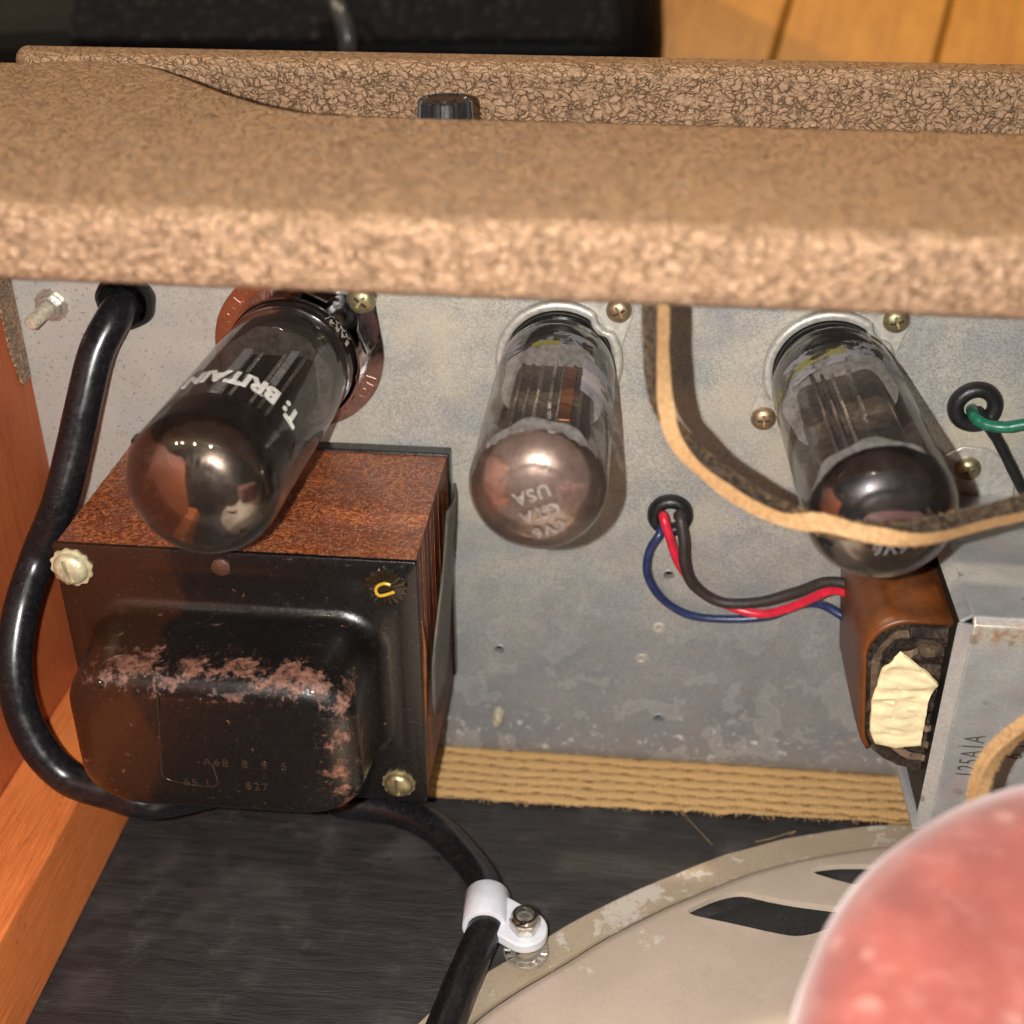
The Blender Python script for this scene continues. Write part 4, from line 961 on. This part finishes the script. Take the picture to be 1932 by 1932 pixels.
# ---------------------------------------------------------------- grommets and wires
def grommet(x, z, R, label, s=1.0):
    bm = lathe(B(), [(R*.42, -.1), (R*.42, .12), (R*.5, .26), (R*.72, .32), (R*.92, .24), (R, .1), (R, 0)], 48, onplate(x, z))
    lathe(bm, [(0, -.05), (R*.42, -.05)], 48, onplate(x, z))
    return solo('grommet', bm, BLACKRUB, label, 'grommet', (x, PY, z), 'rubber grommets in the chassis', smooth=True)
grommet(1.37, -18.78, .66, 'round black rubber grommet with the red, black and blue wires')
g2 = at(1842, 772, 1, PY-.2); grommet(g2.x, g2.z, .72, 'round black rubber grommet with the green wire')
p = at(236, 568, 1, PY-.15); 
sr = solo('strain_relief', lathe(B(), [(0, .34), (.66, .34), (.78, .28), (.82, .1), (.82, 0)], 40, onplate(p.x, p.z), lambda a, z: 1+.02*math.sin(a*7)), BLACKRUB, 'black strain relief bushing where the thick power cord enters the chassis', 'bushing', (p.x, PY, p.z), smooth=True)
def wire(name, P_, r, mat, label, grp, n=10):
    P_ = catmull(P_, n); return solo(name, sweep(B(), P_, lambda t_: r*(1+.09*noise.noise(V((t_*14, r*40, 1)))), 14), mat, label, 'wire', P_[0], grp, smooth=True)
G = 'wires from the lower grommet to the paper coil'
wire('wire', [V((1.2, PY+.1, -18.9)), at(1252, 975, 1, 31.6), at(1262, 1010, 1, 31.4), at(1280, 1060, 1, 31.5), at(1318, 1110, 1, 31.7), at(1380, 1145, 1, 31.6), at(1440, 1158, 1, 31.4), at(1500, 1143, 1, 31.1), at(1565, 1115, 1, 30.6), at(1605, 1122, 1, 30.2), at(1660, 1150, 1, 30.0)], .135, REDW, 'red insulated wire looping from the lower grommet to the paper coil', G)
wire('wire', [V((1.6, PY+.1, -18.9)), at(1283, 975, 1, 31.5), at(1290, 1020, 1, 31.2), at(1292, 1065, 1, 31.1), at(1310, 1105, 1, 31.2), at(1360, 1136, 1, 31.2), at(1430, 1136, 1, 31.0), at(1500, 1118, 1, 30.8), at(1560, 1098, 1, 30.5), at(1610, 1106, 1, 30.2), at(1660, 1130, 1, 29.9)], .155, BROWNW, 'dark brown cloth-like wire lying over the red one between grommet and coil', G)
wire('wire', [V((1.1, PY+.1, -19.1)), at(1246, 1005, 1, 31.6), at(1225, 1040, 1, 31.5), at(1222, 1085, 1, 31.6), at(1250, 1130, 1, 31.75), at(1300, 1160, 1, 31.8), at(1370, 1168, 1, 31.8), at(1450, 1163, 1, 31.75), at(1505, 1142, 1, 31.6), at(1545, 1140, 1, 31.2), at(1585, 1160, 1, 30.8), at(1640, 1200, 1, 30.4)], .125, BLUEW, 'dark blue wire, lowest of the three wires to the coil', G)
wire('wire', [V((g2.x-.05, PY+.1, g2.z-.1)), at(1838, 785, 1, 31.5), at(1858, 800, 1, 31.2), at(1895, 806, 1, 31.0), at(1935, 800, 1, 30.9), at(2000, 790, 1, 30.8)], .155, GREENW, 'green wire coming out of the right grommet', 'wires from the right grommet')
wire('wire', [V((g2.x+.1, PY+.1, g2.z-.1)), at(1862, 800, 1, 31.75), at(1885, 835, 1, 31.8), at(1920, 905, 1, 31.8), at(1960, 985, 1, 31.7)], .15, BLACKRUB, 'black wire hanging down from the right grommet', 'wires from the right grommet')

# ---------------------------------------------------------------- power cord with embossed lettering
def onx(x, y, X): return at(x, y, 0, X)
_ = ([tuple(round(c, 1) for c in onx(*q)) for q in ((72, 1050, -16.0), (27, 1250, -16.3), (76, 1415, -15.6), (130, 1468, -14.85), (205, 1494, -13.7), (300, 1512, -12.3))])
cp = [V((p.x, PY-.1, p.z)), at(215, 600, 1, 31.3), at(182, 665, 1, 30.7), at(158, 760, 1, 30.1), at(138, 850, 1, 29.6), at(112, 950, 1, 29.0), onx(72, 1050, -16.0),
      onx(40, 1150, -16.25), onx(27, 1250, -16.3), onx(40, 1340, -16.1), onx(76, 1415, -15.6), onx(130, 1468, -14.85), onx(205, 1494, -13.7), onx(300, 1512, -12.3), V((-10.8, 28.6, -26.9)), V((-8.6, 29.9, -27.6)),
      at(640, 1512, 2, BZ+.52), at(700, 1520, 2, BZ+.52), at(765, 1535, 2, BZ+.52), at(830, 1570, 2, BZ+.55), at(885, 1625, 2, BZ+.6), at(918, 1680, 2, BZ+.75), at(918, 1740, 2, BZ+.85), at(895, 1800, 2, BZ+.8), at(865, 1870, 2, BZ+.75), at(838, 1940, 2, BZ+.9), at(800, 2030, 2, BZ+1.0)]
CPT = catmull(cp, 12); CR = .475
cord = thing('power_cord', 'thick black rubber power cord curving round the transformer to the white clamp', 'cord', CPT[0])
link('cord_jacket', sweep(B(), CPT, CR, 28), CORD, cord, smooth=True)
acc = [0]
for a, b in zip(CPT, CPT[1:]): acc.append(acc[-1]+(b-a).length)
FR = frames(CPT)
def oncord(s, ang, r):
    s = max(0, min(acc[-1]-.001, s)); i = next(k_ for k_ in range(1, len(acc)) if acc[k_] >= s); f = (s-acc[i-1])/(acc[i]-acc[i-1])
    p_ = CPT[i-1].lerp(CPT[i], f); t_, u, v_ = FR[i]
    # direction to the camera across the cord
    w_ = (-p_); w_ = (w_-t_*w_.dot(t_)).normalized(); q_ = t_.cross(w_)
    return p_+(w_*math.cos(ang)+q_*math.sin(ang))*r
def near(x, y):
    best = min(range(len(CPT)), key=lambda i: (lambda c: (966+F*c[0]/c[2]-x)**2+(966+F*c[1]/c[2]-y)**2)(M3.T @ np.array(CPT[i]))); return acc[best]
for (s0, s, da) in ((near(105, 940), '300V', .30), (near(60, 1090), 'SJT', .55), (near(150, 790), 'TYPE', .5), (near(780, 1540), 'SJ NISPT', -.35)):
    link('raised_lettering', text(B(), s, .34, lambda x, y, z: oncord(s0-x, da+y/CR-.2, CR+.004+z), 0, 1.5, .03), CORD, cord)

# white cable clamp with nut and star washer on a stud
cc = at(990, 1745, 2, BZ+1.15); clx = at(922, 1725, 2, BZ+.85)
cl = thing('cable_clamp', 'white nylon cable clamp holding the power cord at the speaker rim', 'cable clamp', (cc.x, cc.y, BZ+.5))
s_c = near(918, 1722); A_, B_ = oncord(s_c-.62, 0, 0), oncord(s_c+.62, 0, 0); ax = (B_-A_).normalized()
Mc = Matrix.Translation(A_) @ basis(ax, (0, 0, 1))
bm = lathe(B(), [(CR+.015, 0), (CR+.13, .0), (CR+.15, .03), (CR+.15, 1.21), (CR+.13, 1.24), (CR+.015, 1.24)], 48, Mc, close=True); bmesh.ops.recalc_face_normals(bm, faces=bm.faces[:]); link('clamp_loop', bm, CLAMPW, cl, smooth='auto')
mid = (A_+B_)/2; e1 = V((cc.x-mid.x, cc.y-mid.y, 0)); Lc = e1.length; e1.normalize(); e2 = V((-e1.y, e1.x, 0))
zt = BZ+.72
Mt = Matrix((e1, e2, V((0, 0, 1)))).transposed().to_4x4(); Mt.translation = V((cc.x, cc.y, zt))
out = [(-Lc+.1, .62)]+[(.62*math.sin(math.radians(a))*1.0, .62*math.cos(math.radians(a))) for a in range(0, 181, 15)]+[(-Lc+.1, -.62)]
bm = prism(B(), out, Mt, .34); bmesh.ops.recalc_face_normals(bm, faces=bm.faces[:]); link('clamp_tab', bm, CLAMPW, cl, smooth='auto', bevel=.05)
nt = thing('lock_nut', 'shiny hex lock nut on the stud through the white clamp', 'nut', (cc.x, cc.y, zt+.34))
Mn = Matrix.Translation((cc.x, cc.y, zt+.345))
link('hex_body', prism(B(), [(.43*math.cos(i*PI/3+.12), .43*math.sin(i*PI/3+.12)) for i in range(6)], Mn, .36), NICKEL, nt, bevel=.05)
link('nut_collar', lathe(B(), [(.24, .36), (.37, .36), (.37, .44), (.33, .50), (.25, .50), (.24, .46)], 40, Mn), CHROME, nt, smooth='auto')
link('stud_end', threaded(B(), Mn @ Matrix.Translation((0, 0, .0)), .21, .34), BRASS, nt, smooth='auto')
sw = at(990, 1800, 2, BZ+.45); 
def toothed():
    bm = B(); n_ = 14; Mw = Matrix.Translation((cc.x+.06, cc.y-.28, BZ+.42))
    lathe(bm, [(.28, .0), (.42, .03), (.42, .09), (.28, .06)], 48, Mw, close=True)
    for i in range(n_):
        a = 2*PI*i/n_; Mq = Mw @ Matrix.Rotation(a, 4, 'Z') @ Matrix.Rotation(.35, 4, 'X'); box_ = B(); box(box_, (.38, -.055, .0), (.60, .055, .06)); box_.transform(Mq)
        me = bpy.data.meshes.new('x'); box_.to_mesh(me); box_.free(); bm.from_mesh(me)
    lathe(bm, [(.57, .0), (.61, .0), (.61, .08), (.57, .08)], 56, Mw, close=True)
    bmesh.ops.recalc_face_normals(bm, faces=bm.faces[:]); return bm
solo('star_washer', toothed(), NICKEL, 'toothed star washer on the speaker rim under the white clamp', 'washer', (cc.x, cc.y-.2, BZ+.42), bevel=.012)

# ---------------------------------------------------------------- speaker
SC = V((10.75, 12.45)); SRP = [(8.64, 29.59+.45), (5.58, 28.79+.45), (3.98, 28.09+.4), (1.66, 26.72+.45), (.18, 25.69+.4), (-1.36, 24.4+.4), (-4.5, 21.24+.35)]
sp_pts = [at(*q, 2, BZ+.12) for q in [(1690, 1557), (1500, 1580), (1400, 1605), (1250, 1660), (1150, 1705), (1040, 1765), (790, 1932)]]
ang_r = sorted([(math.atan2(q.y-SC.y, q.x-SC.x), math.hypot(q.x-SC.x, q.y-SC.y)) for q in sp_pts])
def rim_k(a):
    a = (a+PI) % (2*PI)-PI
    if a < -PI/2: a += 2*PI
    A0, Rr = zip(*ang_r)
    if a <= A0[0]: base = Rr[0]; f = min(1, (A0[0]-a)/1.2); return (base+(17.5-base)*f)/17.3
    if a >= A0[-1]: base = Rr[-1]; f = min(1, (a-A0[-1])/1.2); return (base+(17.5-base)*f)/17.3
    for i in range(1, len(A0)):
        if A0[i] >= a: t_ = (a-A0[i-1])/(A0[i]-A0[i-1]); t_ = t_*t_*(3-2*t_); return (Rr[i-1]+(Rr[i]-Rr[i-1])*t_)/17.3
spk = thing('loudspeaker', 'round loudspeaker with beige frame and red magnet cover on the black board', 'loudspeaker', (SC.x, SC.y, BZ))
MS = Matrix.Translation((SC.x, SC.y, BZ))
bm = lathe(B(), [(17.3, .0), (17.3, .14), (17.22, .18), (16.35, .28), (16.12, .42), (16.02, .58)], 256, MS, lambda a, z: rim_k(a)); link('frame_rim', bm, RIMPAINT, spk, smooth='auto')
prof = [(16.02, .55), (15.9, .72), (15.6, .90), (13.2, 1.9), (10.6, 3.35), (8.6, 4.9), (7.6, 6.0), (7.0, 7.5), (6.6, 7.5), (7.2, 5.9), (8.2, 4.7), (10.3, 3.15), (13.0, 1.75), (15.5, .76), (15.75, .5)]
bm = lathe(B(), prof, 192, MS, lambda a, z: rim_k(a) if z < 2 else 1+(rim_k(a)-1)*max(0, (4-z)/2) if z < 4 else 1, close=True)
# windows in the basket
hole = [(1297, 1722), (1325, 1703), (1360, 1690), (1400, 1684), (1450, 1694), (1500, 1703), (1568, 1712), (1600, 1718), (1590, 1740), (1555, 1757), (1520, 1766), (1488, 1766), (1440, 1756), (1370, 1740)]
def basket_z(x, y):
    r = math.hypot(x-SC.x, y-SC.y); T_ = [(7.6, 6.0), (8.6, 4.9), (10.6, 3.35), (13.2, 1.9), (15.6, .90), (16.0, .55)]
    for a, b in zip(T_, T_[1:]):
        if r <= b[0]: return BZ+a[1]+(b[1]-a[1])*max(0, (r-a[0]))/(b[0]-a[0])
    return BZ+.5
def on_basket(x, y):
    z = BZ+1.5
    for _ in range(30): q = at(x, y, 2, z); z = .5*z+.5*basket_z(q.x, q.y)
    return at(x, y, 2, z)
ring = [on_basket(*q) for q in hole]
ct = B(); ring2 = [(q.x, q.y) for q in ring]
hp = smoothloop(ring2, 3)
hole2 = [(1526, 1647), (1560, 1638), (1610, 1636), (1680, 1640), (1740, 1652), (1720, 1668), (1650, 1676), (1600, 1671)]
hp2 = smoothloop([(q.x, q.y) for q in [on_basket(*h_) for h_ in hole2]], 3)
ZT = Matrix.Translation((0, 0, BZ+.1))
prism(ct, hp, ZT, 6.5); prism(ct, hp2, ZT, 6.5)
for kk in range(5):
    Mr = Matrix.Translation((SC.x, SC.y, 0)) @ Matrix.Rotation(-math.radians(75+50*kk), 4, 'Z') @ Matrix.Translation((-SC.x, -SC.y, 0))
    prism(ct, hp, Mr @ ZT, 6.5)
bmesh.ops.recalc_face_normals(ct, faces=ct.faces[:])
bm = cut(bm, ct); link('basket', bm, CONEPAINT, spk, smooth='auto')
bm = lathe(B(), [(15.6, .06), (14.6, .35), (14.0, .3), (13.6, .55), (12, 1.0), (9, 2.6), (6, 4.6), (4, 5.6)], 128, MS); link('paper_cone', bm, CONE, spk, smooth=True)
capc = V((10.0, 11.95)); MC = Matrix.Translation((capc.x, capc.y, BZ))
bm = lathe(B(), [(6.3, 6.6), (7.05, 6.7), (7.15, 7.2), (7.2, 11.2), (7.1, 11.9), (6.8, 12.45), (6.2, 12.85), (5.3, 13.05), (0, 13.15)], 160, MC); link('magnet_cover', bm, REDCAP, spk, smooth='auto')
bm = lathe(B(), [(6.8, 5.6), (7.2, 6.3), (6.6, 6.6), (0, 6.6)], 96, MS); link('basket_neck', bm, CONEPAINT, spk, smooth='auto')

# ---------------------------------------------------------------- leather strap
def strap(pts_, w_, t_, label, base_i, seg=12, mats=None):
    P_ = catmull([q[0] for q in pts_], seg); Nn = catmull([V(q[1]) for q in pts_], seg)
    bm = ribbon(B(), P_, Nn, w_, t_)
    for _ in range(2600):
        i = random.randrange(len(P_)-1); t2 = (P_[i+1]-P_[i]).normalized(); nn = (Nn[i]-t2*Nn[i].dot(t2)).normalized(); bb = t2.cross(nn)
        sd_ = random.choice((1, -1)); u = random.uniform(-.5, .5)
        p_ = P_[i].lerp(P_[i+1], random.random())+bb*u*w_*1.0+nn*sd_*t_*.48
        dr = (nn*sd_*random.uniform(.2, 1)+bb*(u*1.6+random.uniform(-.4, .4))+t2*random.uniform(-.8, .8)).normalized()*random.uniform(.04, .13)
        a_ = bm.verts.new(p_-t2*.006); b_ = bm.verts.new(p_+t2*.006); c_ = bm.verts.new(p_+dr); f_ = bm.faces.new((a_, b_, c_)); f_.material_index = random.choice((0, 1))
    return solo('leather_strap', bm, mats or [SUEDE, LEATHER], label, 'strap', P_[0], 'leather straps')
sd = [(at(1228, 480, 1, 25.2), (-1, -1.2, 0)), (at(1236, 580, 1, 24.6), (-1, -1.2, 0)), (at(1238, 680, 1, 24.2), (-1, -.9, .1)), (at(1252, 770, 1, 23.9), (-1, -.2, .1)), (at(1300, 850, 1, 23.5), (-.9, .5, -.8)), (at(1385, 920, 1, 23.1), (-.6, .45, -1.2)),
      (at(1475, 968, 1, 22.8), (-.3, .1, -1.2)), (at(1560, 992, 1, 22.5), (.0, -.9, -1.0)), (at(1640, 1006, 1, 22.3), (0, -.55, -1.2)), (at(1740, 1003, 1, 22.4), (.1, .35, -1.2)), (at(1830, 982, 1, 22.8), (.2, .5, -1.2)), (at(1935, 955, 1, 23.2), (.2, .6, -1.2)), (at(2050, 920, 1, 23.6), (.2, .6, -1))]
strap(sd, .42, .34, 'two-tone tan and black leather strap hanging across the right tube', 0)
sd = [(at(2000, 1330, 1, 22.5), (-.4, -.5, 1)), (at(1935, 1368, 1, 22.4), (-.6, -.6, 1)), (at(1880, 1415, 1, 22.2), (-.8, -.5, .8)), (at(1852, 1465, 1, 22.0), (-1, -.4, .4)), (at(1840, 1540, 1, 21.6), (-1, -.2, 0)), (at(1850, 1640, 1, 21.0), (-1, 0, -.2))]
strap(sd, .30, .30, 'tan leather strap end curling up beside the red magnet cover', 0, 12, [LEATHER, LEATHER])

# ---------------------------------------------------------------- tip the amp as it lies
for o in list(C.objects):
    if o.parent is None and o.type in {'MESH', 'EMPTY'}:
        if o.get('_world') is None:
            bpy.context.view_layer.update()
            break
bpy.context.view_layer.update()
for o in list(C.objects):
    if o.parent is None and o.type in {'MESH', 'EMPTY'} and o.get('_world') is None:
        o.matrix_world = RW @ o.matrix_world
for o in C.objects:
    for k_ in ('_abs', '_world'):
        if k_ in o: del o[k_]
    if o.type == 'MESH' and o.parent is None and 'label' not in o and 'kind' not in o: print('UNTAGGED', o.name)
